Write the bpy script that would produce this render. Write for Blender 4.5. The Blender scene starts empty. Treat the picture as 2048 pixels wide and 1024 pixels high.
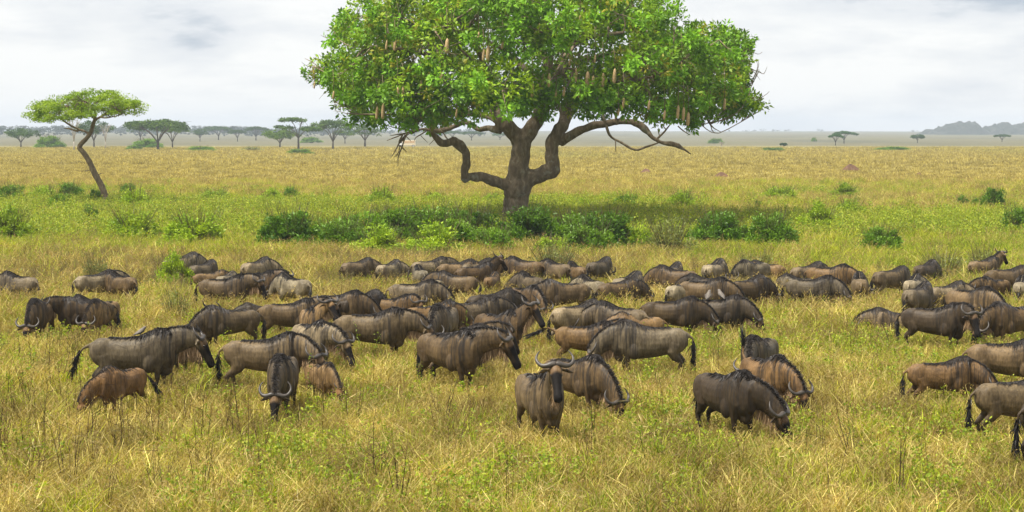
import bpy, math, random
import numpy as np
from mathutils import Vector

SC = bpy.context.scene
COL = SC.collection
random.seed(7)
RNG = np.random.default_rng(7)

# ------------------------------------------------------------------ camera
F_PX, W_PX, H_PX, HORIZON, CAM_H = 3600.0, 2048.0, 1024.0, 262.0, 5.7
PITCH = math.atan((H_PX / 2 - HORIZON) / F_PX)
cam_data = bpy.data.cameras.new('camera')
cam_data.sensor_width = 36.0
cam_data.lens = 36.0 * F_PX / W_PX
cam_data.clip_start = 0.5
cam_data.clip_end = 30000.0
cam = bpy.data.objects.new('camera', cam_data)
cam.location = (0, 0, CAM_H)
cam.rotation_euler = (math.pi / 2 - PITCH, 0, 0)
COL.objects.link(cam)
SC.camera = cam

# ------------------------------------------------------------------ light
SUN_ELEV, SUN_AZ = math.radians(63), math.radians(-118)     # azimuth clockwise from +Y: high on the left, a little behind the camera
SKY_GAIN, CLOUD_GAIN = 0.08, 0.68
SC.view_settings.view_transform = 'Standard'
SC.view_settings.look = 'None'
SC.view_settings.exposure = 0.90
SC.view_settings.gamma = 1.0
SC.view_settings.use_curve_mapping = False
try:
    SC.cycles.use_denoising = True
    SC.cycles.max_bounces = 6
    SC.cycles.diffuse_bounces = 3
    SC.cycles.transmission_bounces = 4
    SC.cycles.transparent_max_bounces = 8
    SC.cycles.volume_bounces = 0
except Exception:
    pass

sun_data = bpy.data.lights.new('sun', 'SUN')
sun_data.energy = 4.6
sun_data.angle = math.radians(13)
sun_data.color = (1.0, 0.95, 0.86)
sun = bpy.data.objects.new('sun', sun_data)
sd = Vector((math.sin(SUN_AZ) * math.cos(SUN_ELEV), math.cos(SUN_AZ) * math.cos(SUN_ELEV), math.sin(SUN_ELEV)))
sun.rotation_euler = sd.to_track_quat('Z', 'Y').to_euler()
sun.location = (0, 0, 60)
COL.objects.link(sun)

world = bpy.data.worlds.new('World')
SC.world = world
world.use_nodes = True
nt = world.node_tree
nt.nodes.clear()
def wn(t, **kw):
    n = nt.nodes.new(t)
    for k, v in kw.items():
        setattr(n, k, v)
    return n
out = wn('ShaderNodeOutputWorld')
sky = wn('ShaderNodeTexSky', sky_type='NISHITA', sun_disc=False, sun_elevation=SUN_ELEV, sun_rotation=SUN_AZ)
bg_sky = wn('ShaderNodeBackground')
bg_sky.inputs['Strength'].default_value = SKY_GAIN
nt.links.new(sky.outputs[0], bg_sky.inputs['Color'])
tc = wn('ShaderNodeTexCoord')
mp = wn('ShaderNodeMapping')
mp.inputs['Scale'].default_value = (8.0, 8.0, 34.0)
mp.inputs['Location'].default_value = (0.6, 0.0, 0.35)
nt.links.new(tc.outputs['Generated'], mp.inputs['Vector'])
nz = wn('ShaderNodeTexNoise')
nz.inputs['Scale'].default_value = 1.0
nz.inputs['Detail'].default_value = 6.0
nz.inputs['Roughness'].default_value = 0.58
nz.inputs['Distortion'].default_value = 0.15
nt.links.new(mp.outputs[0], nz.inputs['Vector'])
sep = wn('ShaderNodeSeparateXYZ')
nt.links.new(tc.outputs['Generated'], sep.inputs[0])
hi = wn('ShaderNodeMapRange')                 # cloud bases show grey higher up, the horizon stays bright
hi.inputs['From Min'].default_value = 0.0
hi.inputs['From Max'].default_value = 0.075
hi.inputs['To Min'].default_value = 0.14
hi.inputs['To Max'].default_value = -0.04
nt.links.new(sep.outputs['Z'], hi.inputs['Value'])
add = wn('ShaderNodeMath', operation='ADD')
nt.links.new(nz.outputs[0], add.inputs[0])
nt.links.new(hi.outputs[0], add.inputs[1])
cr = wn('ShaderNodeValToRGB')
cr.color_ramp.elements[0].position = 0.32
cr.color_ramp.elements[0].color = (0.42, 0.47, 0.54, 1)
cr.color_ramp.elements[1].position = 0.60
cr.color_ramp.elements[1].color = (0.82, 0.82, 0.81, 1)
e = cr.color_ramp.elements.new(0.42)
e.color = (0.66, 0.68, 0.71, 1)
nt.links.new(add.outputs[0], cr.inputs[0])
bg_cloud = wn('ShaderNodeBackground')
bg_cloud.inputs['Strength'].default_value = CLOUD_GAIN
nt.links.new(cr.outputs[0], bg_cloud.inputs['Color'])
mix = wn('ShaderNodeMixShader')
mix.inputs[0].default_value = 0.93
nt.links.new(bg_sky.outputs[0], mix.inputs[1])
nt.links.new(bg_cloud.outputs[0], mix.inputs[2])
nt.links.new(mix.outputs[0], out.inputs['Surface'])

# ------------------------------------------------------------------ helpers
CP, SP = math.cos(PITCH), math.sin(PITCH)
def ray(px, py):
    x, y = (px - W_PX / 2) / F_PX, (py - H_PX / 2) / F_PX
    return Vector((x, CP - y * SP, -SP - y * CP))
def at_z(px, py, z=0.0):
    d = ray(px, py)
    t = (z - CAM_H) / d.z
    return Vector((d.x * t, d.y * t, z))
def at_y(px, py, Y):
    d = ray(px, py)
    t = Y / d.y
    return Vector((d.x * t, Y, CAM_H + d.z * t))
def project(P):
    P = np.asarray(P, float)
    v = P - np.array([0, 0, CAM_H])
    fw = v[..., 1] * CP - v[..., 2] * SP
    up = v[..., 1] * SP + v[..., 2] * CP
    return W_PX / 2 + F_PX * v[..., 0] / fw, H_PX / 2 - F_PX * up / fw

def hash2(ix, iy, seed):
    n = (ix.astype(np.int64) * 374761393 + iy.astype(np.int64) * 668265263 + seed * 974711) & 0x7fffffff
    n = (n ^ (n >> 13)) * 1274126177 & 0x7fffffff
    n = n ^ (n >> 16)
    return (n & 0xffff) / 65535.0
def vnoise(x, y, s, seed=0):
    x, y = np.asarray(x, float) / s, np.asarray(y, float) / s
    ix, iy = np.floor(x), np.floor(y)
    fx, fy = x - ix, y - iy
    fx, fy = fx * fx * (3 - 2 * fx), fy * fy * (3 - 2 * fy)
    a, b = hash2(ix, iy, seed), hash2(ix + 1, iy, seed)
    c, d = hash2(ix, iy + 1, seed), hash2(ix + 1, iy + 1, seed)
    return (a * (1 - fx) + b * fx) * (1 - fy) + (c * (1 - fx) + d * fx) * fy
def fnoise(x, y, s, seed=0):
    return (vnoise(x, y, s, seed) + .5 * vnoise(x, y, s * .47, seed + 1) + .25 * vnoise(x, y, s * .21, seed + 2)) / 1.75
def sstep(a, b, v):
    t = np.clip((np.asarray(v, float) - a) / (b - a), 0, 1)
    return t * t * (3 - 2 * t)

def inside(poly, X, Y):
    X, Y = np.asarray(X), np.asarray(Y)
    r = np.zeros(X.shape, bool)
    n = len(poly)
    for i in range(n):
        x0, y0 = poly[i]
        x1, y1 = poly[(i + 1) % n]
        if y0 == y1:
            continue
        c = ((y0 > Y) != (y1 > Y)) & (X < (x1 - x0) * (Y - y0) / (y1 - y0) + x0)
        r ^= c
    return r

def make_mesh(name, verts, faces, mats=(), smooth=False, attrs=None, mat_idx=None):
    """faces: list of index lists, or an (n,k) array."""
    me = bpy.data.meshes.new(name)
    verts = np.asarray(verts, np.float32)
    if isinstance(faces, np.ndarray):
        n, k = faces.shape
        me.vertices.add(len(verts))
        me.vertices.foreach_set('co', verts.ravel())
        me.loops.add(n * k)
        me.loops.foreach_set('vertex_index', faces.astype(np.int32).ravel())
        me.polygons.add(n)
        me.polygons.foreach_set('loop_start', np.arange(0, n * k, k, dtype=np.int32))
        me.polygons.foreach_set('loop_total', np.full(n, k, np.int32))
        me.update(calc_edges=True)
    else:
        me.from_pydata([tuple(v) for v in verts], [], faces)
        me.update()
    for m in mats:
        me.materials.append(m)
    if mat_idx is not None:
        me.polygons.foreach_set('material_index', np.asarray(mat_idx, np.int32))
    if smooth:
        me.polygons.foreach_set('use_smooth', np.ones(len(me.polygons), bool))
    for an, arr in (attrs or {}).items():
        arr = np.asarray(arr, np.float32)
        if arr.shape[1] == 3:
            arr = np.concatenate([arr, np.ones((len(arr), 1), np.float32)], 1)
        a = me.attributes.new(an, 'FLOAT_COLOR', 'POINT')
        a.data.foreach_set('color', arr.ravel())
    return me
def link(name, me, parent=None, loc=None, rotz=None, scale=None):
    o = bpy.data.objects.new(name, me)
    COL.objects.link(o)
    if parent is not None:
        o.parent = parent
    if loc is not None:
        o.location = loc
    if rotz is not None:
        o.rotation_euler = (0, 0, rotz)
    if scale is not None:
        o.scale = scale if hasattr(scale, '__len__') else (scale,) * 3
    return o
def thing(name, label, cat, loc=(0, 0, 0), rotz=0.0, scale=1.0, group=None):
    o = link(name, None, None, loc, rotz, scale)
    o.empty_display_size = 0.2
    return tag(o, label, cat, group)
def tag(o, label, cat=None, group=None, kind=None):
    if label: o['label'] = label
    if cat: o['category'] = cat
    if group: o['group'] = group
    if kind: o['kind'] = kind
    return o

class Geo:
    """collects lofts, tubes and loose quads; one mesh at the end"""
    def __init__(self):
        self.v, self.f, self.m, self.c = [], [], [], []
    def ring_loft(self, rings, n=12, mat=0, cap=True, power=2.0, col=(1, 1, 1)):
        """rings: (centre, side, up, half width, half height)"""
        b0 = len(self.v)
        for (c, s, u, hw, hh) in rings:
            for i in range(n):
                a = 2 * math.pi * i / n
                ca, sa = math.cos(a), math.sin(a)
                ca = math.copysign(abs(ca) ** (2 / power), ca)
                sa = math.copysign(abs(sa) ** (2 / power), sa)
                p = c + s * (hw * ca) + u * (hh * sa)
                self.v.append((p.x, p.y, p.z)); self.c.append(col)
        for r in range(len(rings) - 1):
            for i in range(n):
                j = (i + 1) % n
                a = b0 + r * n
                self.f.append((a + i, a + j, a + n + j, a + n + i)); self.m.append(mat)
        if cap:
            self.f.append(tuple(b0 + i for i in reversed(range(n)))); self.m.append(mat)
            e = b0 + (len(rings) - 1) * n
            self.f.append(tuple(e + i for i in range(n))); self.m.append(mat)
    def tube(self, pts, radii, n=8, mat=0, col=(1, 1, 1), flat=1.0):
        pts = [Vector(p) for p in pts]
        rings, s = [], None
        for i, p in enumerate(pts):
            t = (pts[min(i + 1, len(pts) - 1)] - pts[max(i - 1, 0)]).normalized()
            if s is None:
                s = t.orthogonal().normalized()
            s = (s - t * s.dot(t))
            s = s.normalized() if s.length > 1e-6 else t.orthogonal().normalized()
            rings.append((p, s, t.cross(s), radii[i], radii[i] * flat))
        self.ring_loft(rings, n, mat, True, 2.0, col)
    def box(self, x0, x1, y0, y1, z0, z1, mat=0, bev=0.0):
        b = len(self.v)
        q = bev
        for z, k in ((z0, 0), (z1, q)):
            for x, y in ((x0 + k, y0 + k), (x1 - k, y0 + k), (x1 - k, y1 - k), (x0 + k, y1 - k)):
                self.v.append((x, y, z)); self.c.append((1, 1, 1))
        for f in ((3, 2, 1, 0), (4, 5, 6, 7), (0, 1, 5, 4), (1, 2, 6, 5), (2, 3, 7, 6), (3, 0, 4, 7)):
            self.f.append(tuple(b + i for i in f)); self.m.append(mat)
    def build(self, name, mats, smooth=True):
        return make_mesh(name, self.v, self.f, mats, smooth, {'Col': np.array(self.c)} if self.c else None, self.m)

def smooth_path(pts, radii, sub=4):
    """Catmull-Rom through pts"""
    P = [Vector(p) for p in pts]
    out, rr = [], []
    for i in range(len(P) - 1):
        p0, p1, p2, p3 = P[max(i - 1, 0)], P[i], P[i + 1], P[min(i + 2, len(P) - 1)]
        for k in range(sub):
            t = k / sub
            out.append(0.5 * ((2 * p1) + (p2 - p0) * t + (2 * p0 - 5 * p1 + 4 * p2 - p3) * t * t + (3 * p1 - p0 - 3 * p2 + p3) * t ** 3))
            rr.append(radii[i] * (1 - t) + radii[i + 1] * t)
    out.append(P[-1]); rr.append(radii[-1])
    return out, rr

# leaf-sized faces: centres C, unit directions D, unit normals N, lengths, widths
def leaf_quads(C, D, N, L, Wd, bend=0.0):
    S = np.cross(D, N)
    S /= np.linalg.norm(S, axis=1, keepdims=True) + 1e-9
    L, Wd = np.asarray(L)[:, None], np.asarray(Wd)[:, None]
    a = C
    b = C + D * L * .5 + S * Wd * .5
    c = C + D * L - N * L * bend
    d = C + D * L * .5 - S * Wd * .5
    V = np.stack([a, b, c, d], 1).reshape(-1, 3)
    Fc = np.arange(len(V)).reshape(-1, 4)
    return V, Fc
def unit(v):
    return v / (np.linalg.norm(v, axis=-1, keepdims=True) + 1e-9)

# ------------------------------------------------------------------ materials
def new_mat(name):
    m = bpy.data.materials.new(name)
    m.use_nodes = True
    t = m.node_tree
    b = t.nodes['Principled BSDF']
    return m, t, b
def nd(t, typ, **kw):
    n = t.nodes.new(typ)
    for k, v in kw.items():
        setattr(n, k, v)
    return n
def lk(t, a, b):
    t.links.new(a, b)
def mixcol(t, fac, a, b, mode='MIX'):
    n = nd(t, 'ShaderNodeMix', data_type='RGBA', blend_type=mode)
    for sock, v in ((n.inputs['Factor'], fac), (n.inputs[6], a), (n.inputs[7], b)):
        if hasattr(v, 'is_linked') or hasattr(v, 'links'):
            lk(t, v, sock)
        else:
            sock.default_value = v if not hasattr(v, '__len__') or len(v) == 4 else (*v, 1)
    return n.outputs[2]
def noise(t, vec, scale, detail=3.0, rough=0.55, dist=0.0):
    n = nd(t, 'ShaderNodeTexNoise')
    n.inputs['Scale'].default_value = scale
    n.inputs['Detail'].default_value = detail
    n.inputs['Roughness'].default_value = rough
    n.inputs['Distortion'].default_value = dist
    if vec is not None:
        lk(t, vec, n.inputs['Vector'])
    return n.outputs[0]
def ramp(t, fac, stops):
    n = nd(t, 'ShaderNodeValToRGB')
    el = n.color_ramp.elements
    while len(el) < len(stops):
        el.new(0.5)
    for e, (p, c) in zip(el, stops):
        e.position = p
        e.color = (c, c, c, 1) if not hasattr(c, '__len__') else (*c, 1)
    lk(t, fac, n.inputs[0])
    return n.outputs[0]
def mapping(t, vec, scale, loc=(0, 0, 0)):
    n = nd(t, 'ShaderNodeMapping')
    n.inputs['Scale'].default_value = scale
    n.inputs['Location'].default_value = loc
    lk(t, vec, n.inputs['Vector'])
    return n.outputs[0]
def mathn(t, op, a, b=None):
    n = nd(t, 'ShaderNodeMath', operation=op)
    for i, v in enumerate((a, b)):
        if v is None: continue
        if hasattr(v, 'links'): lk(t, v, n.inputs[i])
        else: n.inputs[i].default_value = v
    return n.outputs[0]
def attr(t, name, typ='GEOMETRY'):
    n = nd(t, 'ShaderNodeAttribute', attribute_name=name, attribute_type=typ)
    return n

def simple_mat(name, col, rough=0.7, var=0.25, scale=6.0, spec=0.3):
    m, t, b = new_mat(name)
    c = nd(t, 'ShaderNodeTexCoord').outputs['Object']
    f = noise(t, c, scale, 4)
    dark = tuple(v * (1 - var) for v in col); light = tuple(min(1, v * (1 + var)) for v in col)
    lk(t, ramp(t, f, [(0.3, dark), (0.7, light)]), b.inputs['Base Color'])
    b.inputs['Roughness'].default_value = rough
    b.inputs['Specular IOR Level'].default_value = spec
    return m
def plant_mat(name, tint=(1, 1, 1), patch=None, rough=0.55, trans=0.35, rnd=0.35, spec=0.25):
    """leaf or blade colour from the 'Col' attribute, varied per copy and by place"""
    m, t, b = new_mat(name)
    col = attr(t, 'Col').outputs['Color']
    oi = nd(t, 'ShaderNodeObjectInfo')
    col = mixcol(t, 1.0, col, tint, 'MULTIPLY')
    lo, hi_ = 1 - rnd, 1 + rnd
    r = ramp(t, oi.outputs['Random'], [(0.0, (lo, lo, lo)), (1.0, (hi_, hi_ * .97, hi_ * .85))])
    col = mixcol(t, 1.0, col, r, 'MULTIPLY')
    if patch:
        g = nd(t, 'ShaderNodeNewGeometry').outputs['Position']
        f = noise(t, mapping(t, g, (1, .45, .2)), patch[0], 3)
        p = ramp(t, f, [(0.36, patch[1]), (0.64, patch[2])])
        col = mixcol(t, 1.0, col, p, 'MULTIPLY')
    lk(t, col, b.inputs['Base Color'])
    b.inputs['Roughness'].default_value = rough
    b.inputs['Specular IOR Level'].default_value = spec
    if trans > 0:
        tr = nd(t, 'ShaderNodeBsdfTranslucent')
        lk(t, mixcol(t, 1.0, col, (1.15, 1.1, .55), 'MULTIPLY'), tr.inputs['Color'])
        mx = nd(t, 'ShaderNodeMixShader')
        mx.inputs[0].default_value = trans
        lk(t, b.outputs[0], mx.inputs[1]); lk(t, tr.outputs[0], mx.inputs[2])
        lk(t, mx.outputs[0], t.nodes['Material Output'].inputs['Surface'])
    return m
def bark_mat(name, base, pale, scale=3.0, lichen=0.0):
    m, t, b = new_mat(name)
    c = nd(t, 'ShaderNodeTexCoord').outputs['Object']
    f = noise(t, mapping(t, c, (scale * 2, scale * 2, scale * .7)), 1.0, 8, .65, .4)
    col = ramp(t, f, [(0.3, tuple(v * .55 for v in base)), (0.52, base), (0.72, pale)])
    if lichen:
        g = noise(t, c, 1.7, 5, .6)
        col = mixcol(t, ramp(t, g, [(0.58, 0.0), (0.68, lichen)]), col, (0.36, 0.36, 0.30))
    lk(t, col, b.inputs['Base Color'])
    b.inputs['Roughness'].default_value = 0.85
    b.inputs['Specular IOR Level'].default_value = 0.2
    bp = nd(t, 'ShaderNodeBump')
    bp.inputs['Strength'].default_value = 0.8
    bp.inputs['Distance'].default_value = 0.10
    lk(t, f, bp.inputs['Height']); lk(t, bp.outputs[0], b.inputs['Normal'])
    return m

# ================================================================== SETTING
# ---- ground: one sheet to the horizon
def far_rise(x, y):
    r = 5.5 * sstep(900, 4200, y) * (1 - 0.75 * sstep(500, 1500, x * 3600.0 / np.maximum(y, 1)))
    return r + 2.2 * (fnoise(x, y * .5, 420, 33) - .5) * sstep(1500, 3000, y)
def ground_z(x, y):
    x, y = np.asarray(x, float), np.asarray(y, float)
    return far_rise(x, y) + (fnoise(x, y, 9.0, 3) - .5) * 0.10 * (1 - sstep(140, 600, y))
ys = np.concatenate([np.linspace(-60, 20, 17), np.linspace(22, 160, 116), np.geomspace(165, 4600, 60)])
us = np.linspace(-1, 1, 121)
halfw = np.maximum(60, 0.62 * np.maximum(ys, 0) + 40)
GX = us[None, :] * halfw[:, None]
GY = np.repeat(ys[:, None], len(us), 1)
GZ = ground_z(GX, GY)
gv = np.stack([GX, GY, GZ], -1).reshape(-1, 3)
nr, nc = GX.shape
ii = np.arange(nr * nc).reshape(nr, nc)
gf = np.stack([ii[:-1, :-1], ii[:-1, 1:], ii[1:, 1:], ii[1:, :-1]], -1).reshape(-1, 4)

gm, t, b = new_mat('savanna_soil_and_grass')
pos = nd(t, 'ShaderNodeNewGeometry').outputs['Position']
sepn = nd(t, 'ShaderNodeSeparateXYZ'); lk(t, pos, sepn.inputs[0])
Yd = sepn.outputs['Y']
fine = noise(t, mapping(t, pos, (1, .5, 1)), 1.6, 6, .7)
mid = noise(t, mapping(t, pos, (1, .35, 1)), 0.12, 5, .6)
big = noise(t, mapping(t, pos, (.6, .16, 1)), 0.022, 4, .6)
near_c = ramp(t, fine, [(0.3, (0.10, 0.075, 0.022)), (0.7, (0.27, 0.20, 0.06))])
gold = ramp(t, mid, [(0.3, (0.24, 0.20, 0.055)), (0.5, (0.34, 0.29, 0.085)), (0.7, (0.42, 0.36, 0.135))])
gold = mixcol(t, ramp(t, fine, [(0.35, 0.45), (0.6, 0.0)]), gold, (0.22, 0.155, 0.04))
green = ramp(t, mid, [(0.35, (0.17, 0.24, 0.025)), (0.65, (0.32, 0.34, 0.05))])
def band(a, b_, c, d, src=None):
    src = src or Yd
    up = nd(t, 'ShaderNodeMapRange', interpolation_type='SMOOTHSTEP'); up.inputs['From Min'].default_value = a; up.inputs['From Max'].default_value = b_
    dn = nd(t, 'ShaderNodeMapRange', interpolation_type='SMOOTHSTEP'); dn.inputs['From Min'].default_value = c; dn.inputs['From Max'].default_value = d
    dn.inputs['To Min'].default_value = 1.0; dn.inputs['To Max'].default_value = 0.0
    lk(t, src, up.inputs['Value']); lk(t, src, dn.inputs['Value'])
    return mathn(t, 'MULTIPLY', up.outputs[0], dn.outputs[0])
wob = mathn(t, 'MULTIPLY', mathn(t, 'SUBTRACT', noise(t, mapping(t, pos, (.5, .5, 1)), 0.05, 4, .6), 0.5), 150.0)
Yw_ = mathn(t, 'ADD', Yd, wob)
col = mixcol(t, band(110, 175, 99000, 99001), near_c, gold)
col = mixcol(t, mathn(t, 'MULTIPLY', band(72, 95, 120, 190, Yw_), ramp(t, mid, [(0.35, 0.25), (0.6, 0.95)])), col, green)
far_green = mathn(t, 'MULTIPLY', band(330, 420, 520, 640), ramp(t, big, [(0.45, 0.0), (0.58, 0.85)]))
col = mixcol(t, far_green, col, (0.20, 0.25, 0.06))
far_c = ramp(t, big, [(0.3, (0.085, 0.085, 0.05)), (0.55, (0.13, 0.118, 0.066)), (0.75, (0.10, 0.108, 0.05))])
col = mixcol(t, band(520, 760, 99000, 99001), col, far_c)
lk(t, col, b.inputs['Base Color'])
b.inputs['Roughness'].default_value = 0.95
b.inputs['Specular IOR Level'].default_value = 0.1
bp = nd(t, 'ShaderNodeBump'); bp.inputs['Strength'].default_value = 0.7; bp.inputs['Distance'].default_value = 0.3
lk(t, fine, bp.inputs['Height']); lk(t, bp.outputs[0], b.inputs['Normal'])
ground = link('ground', make_mesh('ground', gv, gf, [gm], True))
tag(ground, 'flat savanna plain of golden grass running to the horizon', kind='structure')

# ---- far rocky hills on the right horizon
def hill_mesh(name, x0, x1, Y, profile, depth, mat):
    """profile: (fraction across, height in m); a lumpy rock ridge with real depth"""
    nx, ny = 90, 26
    fx = np.linspace(0, 1, nx); fy = np.linspace(-1, 1, ny)
    px_, hz = zip(*profile)
    H = np.interp(fx, px_, hz)
    X = np.repeat((x0 + (x1 - x0) * fx)[:, None], ny, 1)
    Yy = Y + depth * fy[None, :] + np.zeros((nx, 1))
    env = np.clip(1 - np.abs(fy[None, :]) ** 2.6, 0, 1)
    Z = H[:, None] * env * (0.88 + .3 * (fnoise(X, Yy, 14, 21) - .5)) + 9.0 * (fnoise(X, Yy, 7, 22) - .5) * env
    Z = Z + far_rise(X, Yy) - 1.0
    v = np.stack([X, Yy, Z], -1).reshape(-1, 3)
    i = np.arange(nx * ny).reshape(nx, ny)
    f = np.stack([i[:-1, :-1], i[1:, :-1], i[1:, 1:], i[:-1, 1:]], -1).reshape(-1, 4)
    return make_mesh(name, v, f, [mat], True)
rock, t, b = new_mat('kopje_rock_and_bush')
c = nd(t, 'ShaderNodeNewGeometry').outputs['Position']
f = noise(t, c, 0.18, 5, .6)
lk(t, ramp(t, f, [(0.40, (0.012, 0.02, 0.009)), (0.55, (0.024, 0.03, 0.018)), (0.70, (0.055, 0.052, 0.045))]), b.inputs['Base Color'])
b.inputs['Roughness'].default_value = 0.9
KY = 2200.0
def kx(px): return (px - 1024) / 3600.0 * KY
kop = link('rocky_hill', hill_mesh('rocky_hill', kx(1840), kx(1992), KY, [(0, 0), (.08, 6), (.2, 8.5), (.3, 11.5), (.42, 14), (.5, 18.5), (.62, 18), (.68, 19.5), (.74, 12), (.82, 8), (.9, 12), (.96, 8), (1, 0)], 45, rock))
tag(kop, 'blue grey rocky outcrop with a blocky top on the far right horizon', 'hill', kind='structure')
kop2 = link('rocky_hill', hill_mesh('rocky_hill_b', kx(1984), kx(2140), KY + 60, [(0, 0), (.08, 11), (.16, 14), (.22, 12), (.3, 17), (.42, 14), (.6, 16), (.8, 12), (1, 0)], 45, rock))
tag(kop2, 'low bushy blue grey outcrop running out of the right edge', 'hill', kind='structure')

# ---- foliage colours
LEAF = plant_mat('broad_leaf', rough=.5, trans=.24, rnd=0.0, spec=.2)
ACACIA_LEAF = plant_mat('acacia_leaf', rough=.6, trans=.35, rnd=0.15)
BUSH_LEAF = plant_mat('bush_leaf', rough=.5, trans=.3, rnd=0.18, spec=.3)
BARK = bark_mat('sausage_tree_bark', (0.20, 0.150, 0.092), (0.36, 0.29, 0.20), 2.2, .6)
ACACIA_BARK = bark_mat('acacia_bark', (0.17, 0.125, 0.075), (0.34, 0.27, 0.17), 3.5)
FAR_BARK = bark_mat('far_acacia_bark', (0.10, 0.085, 0.06), (0.2, 0.17, 0.12), 1.5)
DEAD_BARK = bark_mat('bare_pale_bark', (0.34, 0.30, 0.25), (0.55, 0.50, 0.43), 2.0)
FRUIT = simple_mat('sausage_fruit_skin', (0.40, 0.28, 0.135), .6, .3, 14)
CORD = simple_mat('fruit_cord', (0.16, 0.12, 0.06), .8, .3, 8)

def rosettes(C, AX, n_leaf, r, leaf_l, leaf_w, cols, rng, droop=.25, spread=1.0):
    """n_leaf leaves round every centre C, opening about the axis AX"""
    m = len(C)
    Cc = np.repeat(C, n_leaf, 0); A = np.repeat(AX, n_leaf, 0); K = np.repeat(cols, n_leaf, 0)
    D = unit(rng.normal(size=(m * n_leaf, 3)) * spread + A * .8 + np.array([0, 0, -droop]))
    P = Cc + D * (rng.random((m * n_leaf, 1)) ** .5) * r
    N = unit(A * .9 + rng.normal(size=D.shape) * .55 + np.array([0, 0, .35]))
    N = unit(N - D * (N * D).sum(1, keepdims=True))
    D = unit(D + rng.normal(size=D.shape) * .35)
    L = leaf_l * (0.65 + .7 * rng.random(len(P)))
    V, Fc = leaf_quads(P, D, N, L, L * leaf_w / leaf_l, .15)
    K = K * (0.8 + .4 * rng.random((len(P), 1)))
    return V, Fc, np.repeat(K, 4, 0)

# ================================================================== THE SAUSAGE TREE
TB = at_z(1030, 454)
TY = TB.y
def TP(px, py, dy=0.0):                   # tree skeleton point: traced in the tree's plane, then pushed in depth by dy metres about the trunk
    p = at_y(px, py, TY)
    return Vector((p.x, TY + dy, p.z))
tree = thing('sausage_tree', 'huge spreading sausage tree with long brown fruits hanging from its dense green crown', 'tree', (TB.x, TB.y, 0))
org = Vector((TB.x, TB.y, 0))
g = Geo()
NODES = []
gm_ = Geo()
def limb(pts, rad, n=12, sub=5, gnarl=.0):
    rad = [r * .86 for r in rad]
    P = [TP(*p) - org for p in pts]
    P, R = smooth_path(P, rad, sub)
    if gnarl:
        f1, f2 = random.uniform(0, 6), random.uniform(0, 6); gnarl *= .5
        R = [r * (1 + gnarl * (math.sin(i * .43 + f1) + .8 * math.sin(i * .97 + f2))) for i, r in enumerate(R)]
        P = [p + Vector((math.sin(i * 1.1 + f2), math.sin(i * .8 + f1), math.sin(i * .95 + f1 + f2))) * r * gnarl * 2.4 for i, (p, r) in enumerate(zip(P, R))]
    thick = max(rad) > .15
    if thick: gm_.tube(P, R, max(n, 12))
    g.tube(P, [r * .85 for r in R] if thick else R, n)
    NODES.extend([(p, r) for p, r in zip(P, R)])
px2m = TY / 3600.0
def rr(*a): return [v * px2m for v in a]
limb([(1028, 470), (1028, 454), (1029, 436), (1031, 415), (1034, 392), (1036, 370)], rr(40, 33, 28.5, 27, 29, 32), 18, 6, .05)
limb([(1034, 378), (1036, 350), (1040, 318), (1043, 290), (1040, 270)], rr(28, 26, 23, 23, 23), 16, 6, .05)          # central trunk
limb([(1043, 292), (1028, 266), (1008, 246), (992, 226, 1), (985, 195, 1.5), (975, 150, 2)], rr(20, 19, 17, 14, 11, 8), 14, 6, .06)
limb([(1044, 288), (1062, 258), (1078, 232), (1086, 200, -1), (1090, 160, -2), (1100, 110, -2)], rr(18, 18, 17, 15, 12, 8), 14, 6, .06)
limb([(1040, 372), (1062, 356), (1090, 346), (1106, 338), (1104, 315), (1104, 290), (1118, 262), (1130, 240, .5), (1134, 212, 1), (1160, 190, 1.5), (1200, 172, 1)],
     rr(20, 20, 19, 18, 17, 16, 16, 14, 13, 10, 8), 14, 6, .07)                                                       # right fork and its continuation
limb([(1118, 284), (1140, 270, -.5), (1175, 254, -1), (1210, 247, -1.5), (1250, 243, -2), (1278, 252, -2.3), (1294, 270, -2.5), (1312, 283, -2.7), (1345, 290, -3), (1371, 307, -3.2)],
     rr(13, 11, 9, 8, 8, 7.5, 6, 4.5, 3.4, 1.5), 12, 6, .08)                                                           # long low right limb
limb([(1024, 366), (1000, 366, -.5), (975, 356, -.9), (945, 352, -1.2), (930, 356, -1.4), (933, 330, -1.6), (934, 308, -1.8), (922, 290, -2), (908, 281, -2.2), (893, 287, -2.4), (876, 276, -2.6), (866, 255, -2.8), (860, 230, -3)],
     rr(14, 13, 12, 11, 9, 10, 9, 9.5, 8, 8, 7, 5.5, 4), 12, 6, .1)                                                   # low left limb
limb([(1000, 262), (980, 256, .5), (955, 258, 1), (930, 244, 1.5), (905, 254, 2), (870, 262, 2.4), (840, 258, 2.8), (815, 268, 3)], rr(9, 7, 6.5, 6, 5, 4.5, 3.5, 2.5), 10, 5, .08)
limb([(1008, 250), (975, 232, 2), (930, 224, 3.5), (880, 215, 5), (820, 195, 6)], rr(10, 8.5, 7, 5.5, 4), 10, 5, .08)
limb([(985, 200, 1.5), (950, 160, -1), (900, 130, -3), (840, 110, -4.5), (760, 100, -5)], rr(9, 8, 6.5, 5, 3), 10, 5, .08)
limb([(978, 155, 2), (960, 110, -2.5), (930, 78, -4.5), (895, 68, -6), (850, 74, -7)], rr(7, 6.5, 6, 5, 3), 10, 5, .1)
limb([(1134, 215, 1), (1150, 195, -2), (1175, 185, -4), (1208, 172, -5.5), (1245, 168, -6.3), (1290, 160, -7)], rr(9, 8, 7, 6.5, 5.5, 3.5), 10, 5, .08)
limb([(1200, 172, 1), (1260, 150, 2), (1330, 140, 3), (1400, 150, 3.5)], rr(8, 7, 5, 3), 10, 5, .08)
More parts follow.
